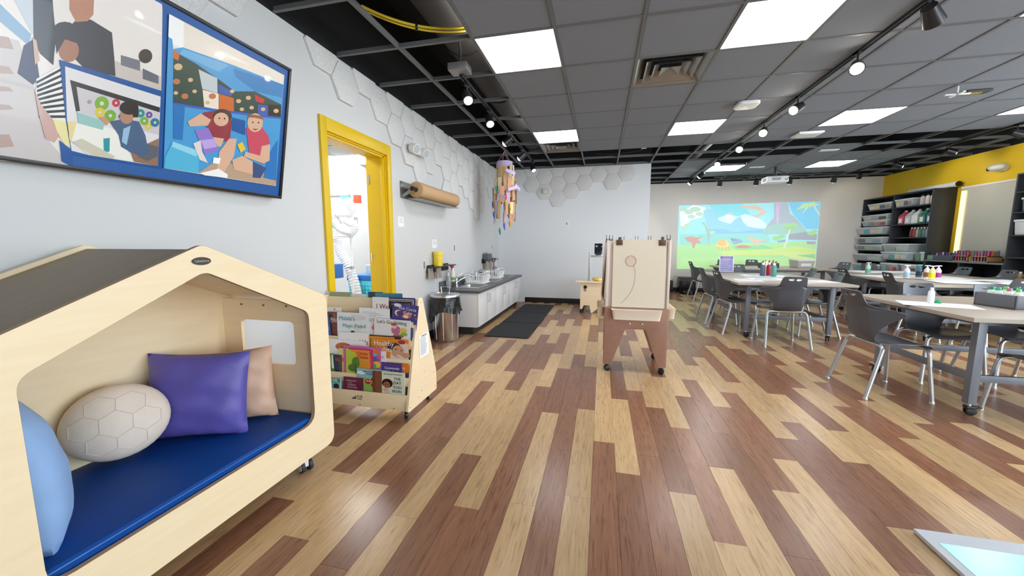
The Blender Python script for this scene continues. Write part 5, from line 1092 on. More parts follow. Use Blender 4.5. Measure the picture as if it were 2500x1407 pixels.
# painted papers
def sheet(label, x0, x1, y0, y1, ang=0, inks=(), col=PAPER, cat='paper', n=0, grp=None):
    cx, cy = (x0 + x1) / 2, (y0 + y1) / 2; t = thing('paper_sheet', label, cat, (cx, cy, TZ + .0004 + n * .0012), (0, 0, R(ang)), grp); w, d = (x1 - x0) / 2, (y1 - y0) / 2
    MB().box(-w, w, -d, d, 0, .001).part('sheet', col, t)
    if inks: ink('painted_marks', inks, INK, t, (Vector((0, 0, .0011)), Vector((w, 0, 0)), Vector((0, d, 0)), Vector((0, 0, 1))))
    return t
sw = [(circ(.1 * k - .3, .2 * math.sin(k * 2), .5, .16), c) for k, c in enumerate(((40, 130, 140), (120, 196, 200), (176, 170, 206), (20, 150, 150), (200, 220, 224)))]
sheet('teal and purple painting drying on the middle table, in front of the bottles', 2.05, 2.55, 5.75, 6.15, 12, sw, cat='painting', grp='painted papers')
sheet('pale green marbled painting behind the bottles on the middle table', 2.15, 2.75, 6.3, 6.75, -5, [(circ(.2 * k - .5, .3 * math.sin(3 * k), .3, .2), c) for k, c in enumerate(((150, 176, 186), (120, 160, 160), (206, 206, 220), (160, 150, 190)))], cat='painting', grp='painted papers')
sheet('lilac painting at the right corner of the middle table', 2.55, 2.95, 5.55, 5.9, 3, [(circ(.25 * k - .5, .2 * math.cos(3 * k), .35, .25), c) for k, c in enumerate(((190, 190, 226), (176, 176, 212), (210, 206, 226)))], cat='painting', grp='painted papers')
sheet('blank lilac tinted paper at the left of the middle table', 1.8, 2.1, 5.5, 5.9, -6, [([(-.9, -.9), (.9, -.9), (.9, .9), (-.9, .9)], (222, 216, 226))], grp='painted papers')
# marker caddy and white tub on the far table
q = onZ(1862, 655, TZ); t = thing('marker_caddy', 'dark caddy of coloured markers on the far table', 'caddy', (3.35, 8.75, TZ)); MB().box(-.16, .16, -.09, .09, 0, .012).part('base', DKSH, t)
for a in ((-.16, .16, -.09, -.08), (-.16, .16, .08, .09), (-.16, -.15, -.09, .09), (.15, .16, -.09, .09)): MB().box(*a, 0, .10).part('side', M('slate_caddy', (72, 74, 88), .5), t)
for k in range(14): MB().cyl((-.13 + .02 * k, -.04 + .03 * (k % 3), .012), (-.135 + .0205 * k, -.05 + .03 * (k % 3), .13 + .01 * (k % 4)), .009, n=8).part('marker', M('marker_%d' % (k % 5), ((206, 60, 40), (236, 140, 40), (220, 60, 90), (60, 120, 180), (240, 190, 170))[k % 5], .4), t)
def tub(label, x, y, z, w, d, h, body, lid, rot=0, grp=None, name='storage_tub', tagc=None, fill=None):
    t = thing(name, label, 'storage bin', (x, y, z), (0, 0, rot), grp)
    MB().taper((0, 0, 0), (w * .9, d * .88), (0, 0, h * .86), (w, d)).part('bin', body, t, bevel=.008)
    m = MB().box(-w / 2 - .008, w / 2 + .008, -d / 2 - .008, d / 2 + .008, h * .86, h); m.part('lid', lid, t, bevel=.006)
    if fill:
        for k, c in enumerate(fill):
            a = -d * .42 + k * d * .84 / len(fill); b = a + d * .84 / len(fill) * .9
            MB().box(-w / 2 * .965 - .004, -w / 2 * .93, a, b, h * .12, h * (.62 + .15 * ((k * 7) % 3) / 2)).part('contents', M('fill_%d_%d_%d' % c, c, .7), t, bevel=.006)
    if tagc: MB().box(-w / 2 * .985 - .006, -w / 2 * .97, -.04, .04, h * .35, h * .7).part('label_card', PAPER, t)
    return t
CLB1 = M('clear_bin', (176, 184, 186), .25); LIDW = M('white_bin_lid', (226, 230, 230), .4)
t = tub('clear tub with white lid and label on the far table', 4.03, 8.95, TZ, .30, .40, .17, M('clear_tub', (190, 188, 182), .2), LIDW); MB().box(-.09, .09, -.192, -.186, .04, .11).part('label_card', PAPER, t)
sheet('grey sheet lying on the far table', 3.3, 3.6, 8.5, 8.65, 4, [([(-.9, -.9), (.9, -.9), (.9, .9), (-.9, .9)], (150, 150, 150))])
# near right table: paint box with green bottles
q0, q1, q2 = pz(2376, 743), pz(2478, 757.5), pz(2500, 759)
PB = M('grey_paint_box', (104, 106, 112), .5)
bxp = thing('paint_box', 'open grey box of small paint bottles on the near right table', 'box', (q0.x + .2, q0.y - .05, TZ)); bw, bd, bh = .43, .34, .105
a_ = math.atan2(q1.y - q0.y, q1.x - q0.x); fx = Vector((math.cos(a_), math.sin(a_), 0)); bxp.rotation_euler = (0, 0, a_ + R(90)); L_ = (q1 - q0).length; bxp.location = q0
for nm, v in (('side', ((0, .012), (-L_, 0))), ('side', ((.37, .382), (-L_, 0)))): MB().box(v[0][0], v[0][1], v[1][0], v[1][1], 0, bh).part(nm, PB, bxp, bevel=.002)
for y0 in (-L_, -.012): MB().box(0, .38, y0, y0 + .012, 0, bh).part('end', PB, bxp, bevel=.002)
MB().box(0, .38, -L_, 0, 0, .01).part('base', PB, bxp)
rr = random.Random(2); pal = ((40, 160, 110), (120, 200, 90), (30, 110, 120), (60, 180, 130), (20, 130, 100), (150, 210, 110), (206, 120, 150), (36, 120, 130))
bmx = bxp.matrix_basis
for k in range(12):
    p = bmx @ Vector((.06 + .10 * (k % 3) + rr.uniform(-.01, .01), -.05 - (L_ - .1) * (k // 3) / 3, .0105)); c = pal[k % 8]
    b = bottle('small_paint_bottle', 'small squat paint bottle with %s cap in the grey paint box, %s row, %s' % (('emerald', 'lime', 'deep teal', 'mint', 'dark green', 'pale lime', 'pink', 'sea blue')[k % 8], ('back', 'second', 'third', 'front')[k // 3], ('left', 'middle', 'right')[k % 3]), p.x, p.y, p.z, .026, .142, (228, 234, 226), c, grp='small paint bottles in the grey box')
q = pz(2271, 741); t = bottle('white_bottle', 'white dot paint bottle without cap on the near right table', q.x, q.y, TZ + .003, .021, .13, (236, 238, 236), (240, 240, 240))
q = pz(2289, 741); t = thing('green_cap', 'loose bright green bottle cap beside the white bottle', 'cap', (q.x, q.y, TZ + .003)); MB().lathe([(.021, 0), (.02, .012), (.010, .024), (.006, .028)], n=16).part('dome', M('green_cap', (30, 160, 100), .35), t, smooth=50); MB().lathe([(.022, 0), (.022, .006), (.02, .007)], n=16).part('rim', M('green_cap_rim', (24, 140, 90), .4), t)
q = pz(2285, 744); t = sheet('white paper with dotted marks under the white bottle', q.x - .22, q.x + .22, q.y - .16, q.y + .14, -22, [(circ(.5 * math.cos(k), .5 * math.sin(k * 2), .05, .07), (150, 190, 200)) for k in range(9)])
# paper covered table
gp = 'white papers on the long right table'
for k, (x0, x1, y0, y1, a, d) in enumerate(((3.95, 4.45, 6.5, 7.1, 4, 'at the far left corner'), (4.5, 5.1, 6.6, 7.2, -6, 'in the far middle'), (4.95, 5.45, 5.9, 6.5, 9, 'at the right side'), (4.2, 4.7, 5.7, 6.2, -12, 'at the near edge'), (4.75, 5.3, 5.62, 6.0, 5, 'at the near right corner'), (4.35, 4.9, 6.15, 6.55, 15, 'under the pump bottles'))): sheet('large white paper %s of the paper covered table' % d, x0, x1, y0, y1, a, [([(-.8, -.6 + .3 * j), (.7, -.55 + .3 * j), (.7, -.53 + .3 * j), (-.8, -.58 + .3 * j)], (206, 204, 212)) for j in range(3)], n=1 + k, grp=gp)
sheet('large white paper covering the table next to the bin shelves', 4.35, 5.35, 7.55, 8.2, 3, n=1, grp=gp)
def pumpb(label, u, v, col, lab, h=.15, r=.033, top=(238, 236, 236)):
    q = pz(u, v); t = thing('pump_bottle', label, 'bottle', (q.x, q.y, TZ + .009), group='pump bottles on the paper covered table')
    MB().lathe([(r * .95, 0), (r, .005), (r, h * .75), (r * .7, h * .88), (r * .4, h * .92)], n=16).part('body', M('pb_%d_%d_%d' % col, col, .3), t, smooth=50); MB().lathe([(r * 1.012, h * .12), (r * 1.016, h * .13), (r * 1.016, h * .55), (r * 1.012, h * .56)], n=16).part('label_band', M('pl_%d_%d_%d' % lab, lab, .5), t)
    m = MB().lathe([(r * .5, h * .9), (r * .5, h * 1.0), (r * .2, h * 1.02), (r * .2, h * 1.14)], n=10); m.box(-.03, .03, -.009, .009, h * 1.14, h * 1.22); m.part('pump', M('pt_%d_%d_%d' % top, top, .4), t)
pumpb('clear green pump bottle on the paper covered table, near its far left corner', 2118, 670, (176, 214, 196), (120, 180, 150))
pumpb('pink pump bottle left of the group on the paper covered table', 2212, 681, (226, 206, 222), (150, 196, 214), top=(240, 236, 238))
pumpb('dark blue labelled bottle with teal cap on the paper covered table', 2242, 678, (70, 96, 120), (34, 44, 70), top=(40, 160, 150))
pumpb('cream and brown pump bottle in the group of three', 2261, 681, (232, 220, 206), (140, 96, 60)); pumpb('yellow pump bottle in the group of three', 2274, 683, (236, 222, 120), (232, 206, 30)); pumpb('magenta pump bottle in the group of three', 2288, 682, (232, 206, 226), (156, 44, 130))
# ------------------------------------------------------------------ shelves along the yellow wall
BLK = M('charcoal_shelf_laminate', (50, 53, 58), .5, noise=(40, .6, (44, 47, 52))); SX0, SX1 = 5.816, WR - .002
def shelf_unit(label, y0, y1, div, levels, h, name='storage_shelf'):
    t = thing(name, label, 'shelf', ((SX0 + SX1) / 2, (y0 + y1) / 2, 0))
    for y in [y0, y1 - .022] + [d - .011 for d in div]: MB().box(SX0, SX1, y, y + .022, 0, h).wpart('side_panel' if y in (y0, y1 - .022) else 'divider', BLK, t, bevel=.001)
    MB().box(SX1 - .008, SX1, y0 + .022, y1 - .022, .06, h).wpart('back_panel', BLK, t); MB().box(SX0, SX1, y0, y1, h, h + .022).wpart('top_panel', BLK, t, bevel=.001); MB().box(SX0 + .02, SX1, y0 + .022, y1 - .022, 0, .06).wpart('plinth', BLK, t)
    e_ = [y0 + .022] + [v for d in div for v in (d - .011, d + .011)] + [y1 - .022]
    for b in range(len(e_) // 2):
        for z in levels[b]: MB().box(SX0 + .004, SX1 - .008, e_[2 * b], e_[2 * b + 1], z - .018, z).wpart('shelf_board', BLK, t, bevel=.001)
    return t
levR = [.08, .36, .66, .91, 1.36, 1.62, 1.97]; levL = [.08, .48, .74, 1.13, 1.50, 1.63, 2.0]
levL = [.08, .40, .62, .86, 1.24, 1.62, 1.97]
shelf_unit('tall charcoal shelf of storage bins in the far right corner', 8.53, 10.41, [9.48], [levR, levL], 2.213)
gb = 'clear bins with white lids on the tall shelf'
fills = [((150, 140, 130), (96, 100, 116), (196, 176, 150), (206, 196, 170)), ((90, 84, 82), (150, 160, 160), (190, 180, 178)), ((150, 80, 80), (190, 130, 130), (130, 134, 142), (140, 170, 186)), ((190, 196, 186), (210, 190, 180), (90, 170, 180), (196, 170, 180)), ((130, 150, 170), (170, 174, 182), (110, 116, 128)), ((150, 150, 156), (160, 170, 160), (120, 124, 134)), ((180, 180, 180), (150, 154, 158)), ((120, 170, 176), (190, 150, 140), (100, 160, 176)), ((170, 172, 168), (150, 160, 160), (190, 196, 186))]
def sb_(label, y0, y1, z, h, k, d=.40, proud=.07):
    tub(label, SX0 - proud + d / 2, (y0 + y1) / 2, z, d, y1 - y0, h, CLB1, LIDW, 0, gb, 'storage_bin', tagc=None, fill=fills[k % 9])
sb_('clear bin with grey boxes on the top left level of the bin shelf', 9.53, 10.25, 1.972, .135, 0, .34, 0)
sb_('upper clear bin of mixed parts on the second left level', 9.56, 10.37, 1.745, .12, 1, .36, .02); sb_('clear bin of red parts under the mixed parts bin', 9.56, 10.37, 1.622, .12, 2, .36, .02)
sb_('wide clear bin with white parts on the third left level, standing proud', 9.55, 10.38, 1.44, .155, 3, .42, .09)
MB().box(SX0 + .004, SX1 - .008, 9.491, 10.388, 1.42, 1.436).part('shelf_board', BLK, [o for o in COL.objects if o.name == 'storage_shelf'][0], off=Vector(((SX0 + SX1) / 2, (8.53 + 10.41) / 2, 0)))
sb_('long grey bin, upper of the pair in the middle of the left column', 9.50, 10.38, 1.242, .14, 4, .44, .10)
sb_('long grey bin, lower of the pair in the middle of the left column', 9.50, 10.38, 1.088, .13, 5, .44, .10)
MB().box(SX0 + .004, SX1 - .008, 9.491, 10.388, 1.070, 1.086).part('shelf_board', BLK, [o for o in COL.objects if o.name == 'storage_shelf'][0], off=Vector(((SX0 + SX1) / 2, (8.53 + 10.41) / 2, 0)))
sb_('long bin with silver parts below the middle pair', 9.50, 10.38, .862 + .0, .15, 6, .44, .10); sb_('long bin of teal and pink parts in the lower left column', 9.50, 10.38, .622, .17, 7, .44, .10); sb_('lowest visible long bin in the left column', 9.50, 10.38, .402, .19, 8, .44, .10)
sb_('white tub on the top right level behind spray tops', 8.98, 9.44, 1.972, .15, 0, .32, 0)
for k in range(3): bottle('spray_top_bottle', 'pale bottle with black sprayer on the top right level, %s' % ('left', 'middle', 'right')[k], SX0 + .12, 8.92 - .12 * k, 1.972, .04, .20, (206, 196, 196), (28, 28, 30), grp='bottles with black sprayers')
def jug(label, y, c, cap=(236, 236, 236)):
    t = thing('paint_jug', label, 'jug', (SX0 + .14, y, 1.622), (0, 0, R(90)), 'gallon paint jugs')
    m = MB().taper((0, 0, 0), (.15, .15), (0, 0, .17), (.15, .15)); m.taper((0, 0, .17), (.15, .15), (-.02, 0, .25), (.05, .05)); m.part('body', M('jug_%d_%d_%d' % c, c, .35), t, bevel=.018)
    MB().tube([(.055, 0, .15), (.075, 0, .19), (.04, 0, .24), (0, 0, .245)], .012, 8).part('handle', M('jug_%d_%d_%d' % c, c), t); MB().cyl((-.02, 0, .25), (-.02, 0, .275), .024).part('cap', M('jcap%d' % cap[0], cap, .4), t); MB().box(-.04, .04, .0755, .0775, .03, .12).part('label_card', PAPER, t)
jug('red paint jug on the shelf', 9.34, (206, 80, 100)); jug('pale grey paint jug behind the white one', 9.16, (206, 210, 212)); jug('large white paint jug on the shelf', 9.00, (240, 240, 238)); jug('green paint jug on the shelf', 8.82, (60, 130, 104)); jug('blue paint jug at the right of the shelf', 8.64, (70, 104, 160))
for k, (c, n_) in enumerate((((120, 44, 50), 'maroon'), ((150, 60, 56), 'brick red'), ((176, 166, 140), 'tan'), ((70, 120, 116), 'teal'), ((96, 140, 130), 'sage'), ((150, 146, 170), 'lilac'), ((60, 60, 84), 'navy'))): bottle('paint_bottle', '%s paint bottle in the row on the third right level' % n_, SX0 + .10, 9.06 - .075 * k, 1.362, .032, .19, c, (226, 226, 222), grp='row of paint bottles on the bin shelf')
sb_('clear bin of grey scraps, upper of the right column pair', 8.80, 9.50, 1.075, .16, 6, .42, .09); sb_('clear bin of wooden scraps under the grey scraps bin', 8.80, 9.52, .912, .16, 3, .42, .09)
tub('small sage green box beside the wooden scraps bin', SX0 + .12, 8.72, .912, .24, .12, .14, M('sage_box', (116, 146, 132), .5), M('sage_box2', (140, 166, 152), .5)); tub('pale green tub at the right end of the scraps level', SX0 + .1, 8.60, .912, .2, .09, .17, M('mint_box', (176, 196, 184), .5), LIDW)
sb_('clear bin with red and white balls in the lower right column', 9.02, 9.50, .662, .18, 2, .42, .09); sb_('clear bin with round lids beside the balls bin', 8.57, 8.95, .662, .18, 1, .42, .09); sb_('wide empty clear bin below the balls bin', 8.60, 9.50, .362, .22, 5, .42, .09)
# low counter with markers
t = thing('low_counter', 'low charcoal counter with cubbies under the mirror panel', 'counter', ((SX0 + SX1) / 2, 7.825, 0))
MB().box(SX0 - .01, SX1, 7.122, 8.528, .918, .942).wpart('top_panel', M('counter_grey', (112, 116, 116), .4), t, bevel=.002)
for y in (7.122, 7.83, 8.506): MB().box(SX0, SX1, y, y + .022, 0, .918).wpart('divider', BLK, t)
MB().box(SX1 - .008, SX1, 7.144, 8.506, .06, .918).wpart('back_panel', BLK, t); MB().box(SX0 + .01, SX1 - .008, 7.144, 8.506, .56, .578).wpart('shelf_board', BLK, t); MB().box(SX0 + .01, SX1 - .008, 7.144, 8.506, .06, .078).wpart('shelf_board', BLK, t)
for k in range(4): 
    t = thing('paper_stack', 'flat stack of %s construction paper in the counter cubby' % ('maroon', 'cream', 'grey', 'dark red')[k], 'paper stack', (SX0 + .17, (7.35, 7.6, 8.0, 8.3)[k], .5785)); c = ((110, 50, 54), (196, 186, 160), (120, 120, 126), (150, 66, 72))[k]
    for j in range(3): MB().box(-.15, .15, -.11 + .004 * j, .11 - .002 * j, j * .03, j * .03 + .028).part('ream', M('ream_%d_%d' % (c[0], j), tuple(max(0, x - 12 * j) for x in c), .8), t)
ct_ = thing('marker_bin', 'long grey bin of blue and purple markers on the low counter', 'bin', (SX0 + .13, 8.26, .942)); MB().box(-.11, .11, -.25, .25, 0, .09).part('bin', M('slate_caddy'), ct_, bevel=.004); MB().box(-.112, -.108, .13, .25, .005, .085).part('front_panel', M('sage_box'), ct_)
rr = random.Random(12)
for k in range(26): MB().cyl((-.09 + .03 * (k % 6), -.23 + .0175 * k, .085), (-.09 + .03 * (k % 6) + rr.uniform(-.02, .02), -.25 + .0185 * k, .125 + rr.uniform(0, .02)), .009, n=7).part('marker', M('mk_%d' % (k % 5), ((60, 70, 160), (110, 80, 160), (170, 50, 70), (200, 200, 220), (50, 50, 80))[k % 5], .4), ct_)
for j, yy in enumerate((7.90, 7.56)):
    t = thing('marker_rack', 'wooden rack of upright coloured markers on the low counter, %s' % ('the left one', 'the right one')[j], 'rack', (SX0 + .12, yy, .942), group='marker racks'); WR_ = M('wood_rack', (176, 130, 84), .5)
    MB().box(-.09, .09, -.15, .15, 0, .012).part('base', WR_, t); MB().box(-.09, .09, -.15, .15, .085, .097).part('holder', WR_, t)
    for s in (-.15, .138): MB().box(-.09, .09, s, s + .012, 0, .097).part('end', WR_, t)
    for k in range(24): MB().cyl((-.065 + .043 * (k % 4), -.125 + .05 * (k // 4), .012), (-.065 + .043 * (k % 4) + rr.uniform(-.01, .01), -.125 + .05 * (k // 4) + rr.uniform(-.01, .01), .165 + rr.uniform(0, .02)), .011, n=8).part('marker', M('cm_%d' % (k % 6), ((216, 70, 90), (220, 110, 60), (90, 150, 110), (70, 120, 180), (150, 70, 150), (206, 60, 120))[k % 6], .4), t)
# light framed white panel and its glowing strips
t = thing('mirror_panel', 'tall white panel with glowing edge strip on the yellow wall above the counter', 'panel', (WR, 7.95, .96)); MB().box(WR - .045, WR - .001, 7.16, 8.40, 1.0, 2.215).wpart('board', M('cream_board', (196, 193, 182), .4), t, bevel=.003); MB().box(WR - .055, WR - .044, 7.16, 8.40, 2.195, 2.225).wpart('top_trim', WHITEPL, t)
MB().box(WR - .058, WR - .046, 8.29, 8.375, 1.0, 2.15).wpart('light_strip', M('warm_strip', (255, 232, 160), .4, emit=1.0), t)
t = thing('projector_screen', 'rolled white projector screen case above the bin shelf on the yellow wall', 'screen case', (WR - .08, 8.95, 2.24)); MB().cyl((WR - .07, 8.44, 2.29), (WR - .07, 9.52, 2.29), .045, n=18).wpart('case', WHITEPL, t, bevel=.004); MB().cyl((WR - .07, 8.425, 2.29), (WR - .07, 8.44, 2.29), .046, n=18).wpart('end_cap', BLACKPL, t)
shelf_unit('second tall charcoal shelf cut by the right edge', 6.18, 7.118, [], [[.08, .69, 1.04, 1.36, 1.69, 1.98]], 2.22)
t = tub('white paper box on the second tall shelf', SX0 + .13, 6.98, 1.362, .22, .2, .22, M('white_card', (214, 212, 214), .6), LIDW, name='paper_box'); 
for k in range(4): bottle('paint_bottle', '%s paint bottle low on the second tall shelf' % ('gold', 'tan', 'brown', 'ochre')[k], SX0 + .08, 7.04 - .08 * k, .692, .03, .14, ((206, 170, 60), (190, 150, 110), (140, 96, 66), (190, 140, 40))[k], grp='bottles on the second tall shelf')
t = tub('small grey caddy on an upper level of the second tall shelf', SX0 + .12, 6.95, 1.692, .2, .14, .2, M('grey_box'), LIDW, name='supply_caddy')
t = thing('security_camera', 'white dome security camera on the yellow wall under the ceiling', 'camera', (WR, 7.75, 2.44)); MB().lathe([(.06, 0), (.065, .01), (.06, .06)], n=18).part('base', WHITEPL, t, mtx=Matrix.Rotation(R(-90), 4, 'Y')); MB().ell((-.11, 0, .0), (.08, .12, .055), 16, 10).part('body', WHITEPL, t, smooth=60); MB().cyl((-.12, .11, -.01), (-.125, .125, -.012), .028).part('lens', BLACKPL, t)
# ------------------------------------------------------------------ projected picture on the far wall
SCR = M('projected_light', (255, 255, 255), .8, attr=True, emit=.30)
sn = thing('projected_picture', 'bright projected cartoon landscape with dinosaurs on the far wall', 'projection', (3.4, YF - .003, .58))
def sp(u, v): q = onY(1640 + u * .16, 470 + v * .16, YF - .003); return (q.x, q.z)
B = []
def a2(c, *pts): B.append(([sp(*q) for q in pts], c))
def e2(c, x, y, rx, ry): B.append(([sp(*q) for q in circ(x, y, rx, ry, 14)], c))
a2((150, 222, 232), (110, 200), (2275, 135), (2190, 1170), (75, 1170))
a2((112, 196, 232), (1780, 150), (2275, 135), (2235, 560), (2050, 560), (1850, 330)); a2((120, 214, 226), (560, 190), (1080, 170), (1200, 330), (900, 470), (700, 430), (640, 280))
a2((208, 238, 240), (690, 400), (860, 330), (1000, 370), (1120, 330), (1380, 420), (1480, 540), (1100, 560), (880, 520)); a2((226, 240, 238), (120, 300), (330, 190), (520, 230), (460, 380), (300, 420), (140, 560))
a2((142, 204, 224), (480, 280), (600, 250), (680, 330), (720, 430), (900, 480), (980, 400), (1050, 360), (1080, 440), (1160, 520), (1400, 560), (1400, 640), (560, 640)); a2((128, 190, 222), (560, 560), (800, 560), (960, 610), (1400, 560), (1400, 660), (560, 660))
a2((140, 212, 204), (120, 640), (1450, 620), (1500, 720), (1450, 800), (120, 800))
a2((160, 178, 190), (1560, 165), (1775, 150), (1800, 330), (1860, 360), (2060, 590), (1380, 620), (1480, 470), (1560, 380)); a2((190, 170, 206), (1585, 165), (1680, 160), (1640, 330), (1600, 480), (1590, 330)); a2((206, 178, 212), (1600, 200), (1625, 200), (1632, 400), (1620, 490), (1600, 490))
a2((150, 198, 190), (1390, 590), (1500, 500), (1640, 470), (1900, 470), (2000, 520), (2060, 590), (2080, 640), (1400, 640)); a2((150, 160, 170), (1780, 640), (2080, 600), (2220, 640), (2210, 730), (1780, 720))
a2((168, 224, 150), (80, 800), (560, 790), (1450, 770), (2215, 740), (2190, 1170), (75, 1170)); a2((196, 228, 130), (700, 900), (1500, 860), (1900, 820), (2200, 870), (2195, 960), (1400, 960), (800, 960)); a2((176, 230, 150), (160, 1000), (900, 980), (1700, 1000), (2190, 1040), (2190, 1170), (80, 1170)); a2((206, 232, 140), (1500, 900), (2190, 920), (2195, 1040), (1900, 1020))
a2((136, 214, 150), (900, 820), (1400, 800), (1560, 860), (1000, 880)); a2((136, 206, 140), (1900, 960), (2190, 940), (2185, 1010))
for x, y, r in ((180, 260, 60), (260, 300, 70), (360, 260, 80), (420, 330, 60), (300, 370, 60), (180, 540, 60), (240, 500, 50), (620, 610, 50)): e2((178, 210, 190), x, y, r, r * .5)
for x, y, r in ((1600, 700, 70), (1680, 670, 60), (1700, 740, 50), (2130, 620, 70), (2180, 590, 50), (1780, 500, 60), (1860, 490, 60)): e2((150, 210, 140), x, y, r, r * .5)
for x0, y0, x1, y1 in ((2090, 190, 1890, 260), (2090, 190, 1990, 330), (2090, 190, 2130, 220), (2090, 190, 2260, 180), (2110, 190, 2200, 160), (2080, 190, 1960, 200)): a2((190, 222, 160), (x0, y0 - 25), (x0, y0 + 25), (x1, y1 + 10), ((x0 + x1) / 2, (y0 + y1) / 2 - 30))
a2((206, 210, 190), (2150, 200), (2180, 200), (2255, 330), (2250, 360)); a2((214, 226, 214), (1790, 570), (1810, 570), (1725, 850), (1700, 850))
for dx, dy in ((-80, 10), (-70, 50), (70, 40), (90, -10), (0, -40), (-40, -30)): a2((162, 196, 110), (1790, 540), (1820, 545), (1805 + dx * 1.1, 550 + dy), (1800 + dx * .6, 525 + dy * .5))
a2((222, 190, 160), (1050, 200), (1200, 205), (1290, 200), (1380, 250), (1450, 300), (1370, 285), (1250, 255), (1070, 235)); a2((222, 178, 150), (1215, 345), (1290, 350), (1340, 310), (1450, 285), (1370, 350), (1290, 380)); a2((222, 190, 180), (820, 345), (880, 305), (945, 310), (890, 345), (860, 330)); a2((204, 150, 140), (190, 690), (300, 670), (380, 690), (480, 670), (400, 720), (450, 770), (370, 770), (340, 850), (315, 850), (310, 770), (240, 745))
a2((160, 190, 170), (450, 460), (490, 455), (545, 540), (590, 660), (560, 760), (580, 820), (560, 820), (540, 660), (500, 510)); e2((236, 210, 130), 780, 790, 100, 60); e2((226, 186, 110), 760, 770, 70, 45); 
for x in (700, 760, 820, 860): a2((214, 180, 120), (x, 830), (x + 18, 830), (x + 14, 890), (x + 2, 890))
a2((206, 140, 130), (960, 825), (1050, 800), (1130, 805), (1220, 830), (1120, 850), (1020, 850)); a2((222, 190, 172), (1150, 680), (1200, 670), (1260, 710), (1330, 710), (1460, 735), (1340, 750), (1310, 790), (1325, 830), (1300, 825), (1270, 780), (1235, 825), (1220, 820), (1240, 760), (1190, 730)); a2((150, 176, 196), (890, 690), (905, 730), (960, 690), (975, 700), (1060, 720), (1080, 760), (960, 800), (940, 800)); a2((176, 150, 170), (2050, 745), (2190, 750), (2190, 790), (2060, 790)); a2((140, 160, 200), (1600, 740), (1740, 720), (1720, 760), (1620, 765))
B = [(p_, tuple(int(x_ * .80 + 226 * .20) for x_ in c_)) for p_, c_ in B]
ink('projected_image', B, SCR, sn, (Vector((0, YF - .003, 0)) - sn.location, Vector((1, 0, 0)), Vector((0, 0, 1)), Vector((0, -1, 0))), step=.0002)
q = onY(1907, 665, YF - .001); wl_ = thing('wall_lettering', 'pale blue letters low on the far wall under the projection', 'lettering', (q.x, YF - .001, q.z - .02)); text('GAB', .13, M('cyan_letters', (120, 206, 206), .5), wl_, (Vector((0, 0, 0)), Vector((1, 0, 0)), Vector((0, 0, 1)), Vector((0, -1, 0))))
# ------------------------------------------------------------------ ceiling fixtures
TRK = M('dark_track', (62, 62, 64), .4, .3); HEADM = M('black_lamp_head', (44, 44, 46), .3, .4); GLOW = M('spot_glow', (255, 244, 224), .3, emit=26); DIMG = M('spot_lens_glow', (226, 230, 232), .2, emit=.5)  # unlit heads get a lens with a faint glow put in
def track(label, p0, p1):
    t = thing('light_track', label, 'light track', (Vector(p0) + Vector(p1)) / 2); d = (Vector(p1) - Vector(p0)).normalized(); s = Vector((-d.y, d.x, 0))
    for nm, a, b, h0, h1 in (('rail', -.018, -.007, -.02, 0), ('rail', .007, .018, -.02, 0), ('rail_web', -.018, .018, -.004, 0.0)):
        vs = []
        for z in (h0, h1):
            for q in (p0, p1): vs += [Vector(q) + s * a + Vector((0, 0, z)), Vector(q) + s * b + Vector((0, 0, z))]
        MB().add(vs, [(0, 1, 3, 2), (4, 6, 7, 5), (0, 4, 5, 1), (2, 3, 7, 6), (0, 2, 6, 4), (1, 5, 7, 3)]).wpart(nm, TRK, t)
    return t
def head(label, x, y, z, dirv, lit, power=0, grp='track spotlights', cone=.052):
    t = thing('track_spotlight', label, 'spotlight', (x, y, z), group=grp); d = Vector(dirv).normalized()
    MB().box(-.018, .018, -.035, .035, -.022, 0).part('adapter', HEADM, t, bevel=.003); MB().cyl((0, 0, -.02), (0, 0, -.10), .007).part('stem', HEADM, t)
    c = Vector((0, 0, -.115)); MB().tube([c - d * .065, c - d * .06, c + d * .06], [.022, .038, cone], 18).part('shade', HEADM, t, smooth=40)
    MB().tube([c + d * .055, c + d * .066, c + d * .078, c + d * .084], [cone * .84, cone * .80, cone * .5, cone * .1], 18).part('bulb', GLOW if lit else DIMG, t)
    if power:
        l = bpy.data.lights.new('spot_beam', 'SPOT'); l.energy = power; l.spot_size = R(80); l.spot_blend = .7; l.color = (1, .93, .80); l.shadow_soft_size = .04
        o = bpy.data.objects.new('spot_beam', l); COL.objects.link(o); o.parent = t; o.location = c + d * .07; o.rotation_euler = d.to_track_quat('-Z', 'Y').to_euler()
    return t
ZT = ZC - .004
track('long twin rail spotlight track running down the middle of the tiled ceiling', (1.935, 2.2, ZT), (1.935, 9.5, ZT))
dl = (-.35, -.75, -.55)
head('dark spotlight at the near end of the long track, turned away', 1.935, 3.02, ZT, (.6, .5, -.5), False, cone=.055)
for y, n_ in ((3.72, 'second lit from the near end'), (4.66, 'third'), (5.50, 'fourth'), (6.34, 'fifth'), (7.42, 'sixth')): head('lit black spotlight on the long track, %s' % n_, 1.935, y, ZT, dl if y != 4.66 else (-.8, -.45, -.55), True, 40)
head('spotlight on the long track beside the far light panel', 1.935, 8.55, ZT, (-.55, .45, -.6), True, 40); head('spotlight at the far end of the long track', 1.935, 9.42, ZT, (-.6, .25, -.65), True, 30)
track('black spotlight track over the open ceiling grid by the left wall', (-1.25, 3.30, ZT - .03), (-1.25, 6.95, ZT - .03))
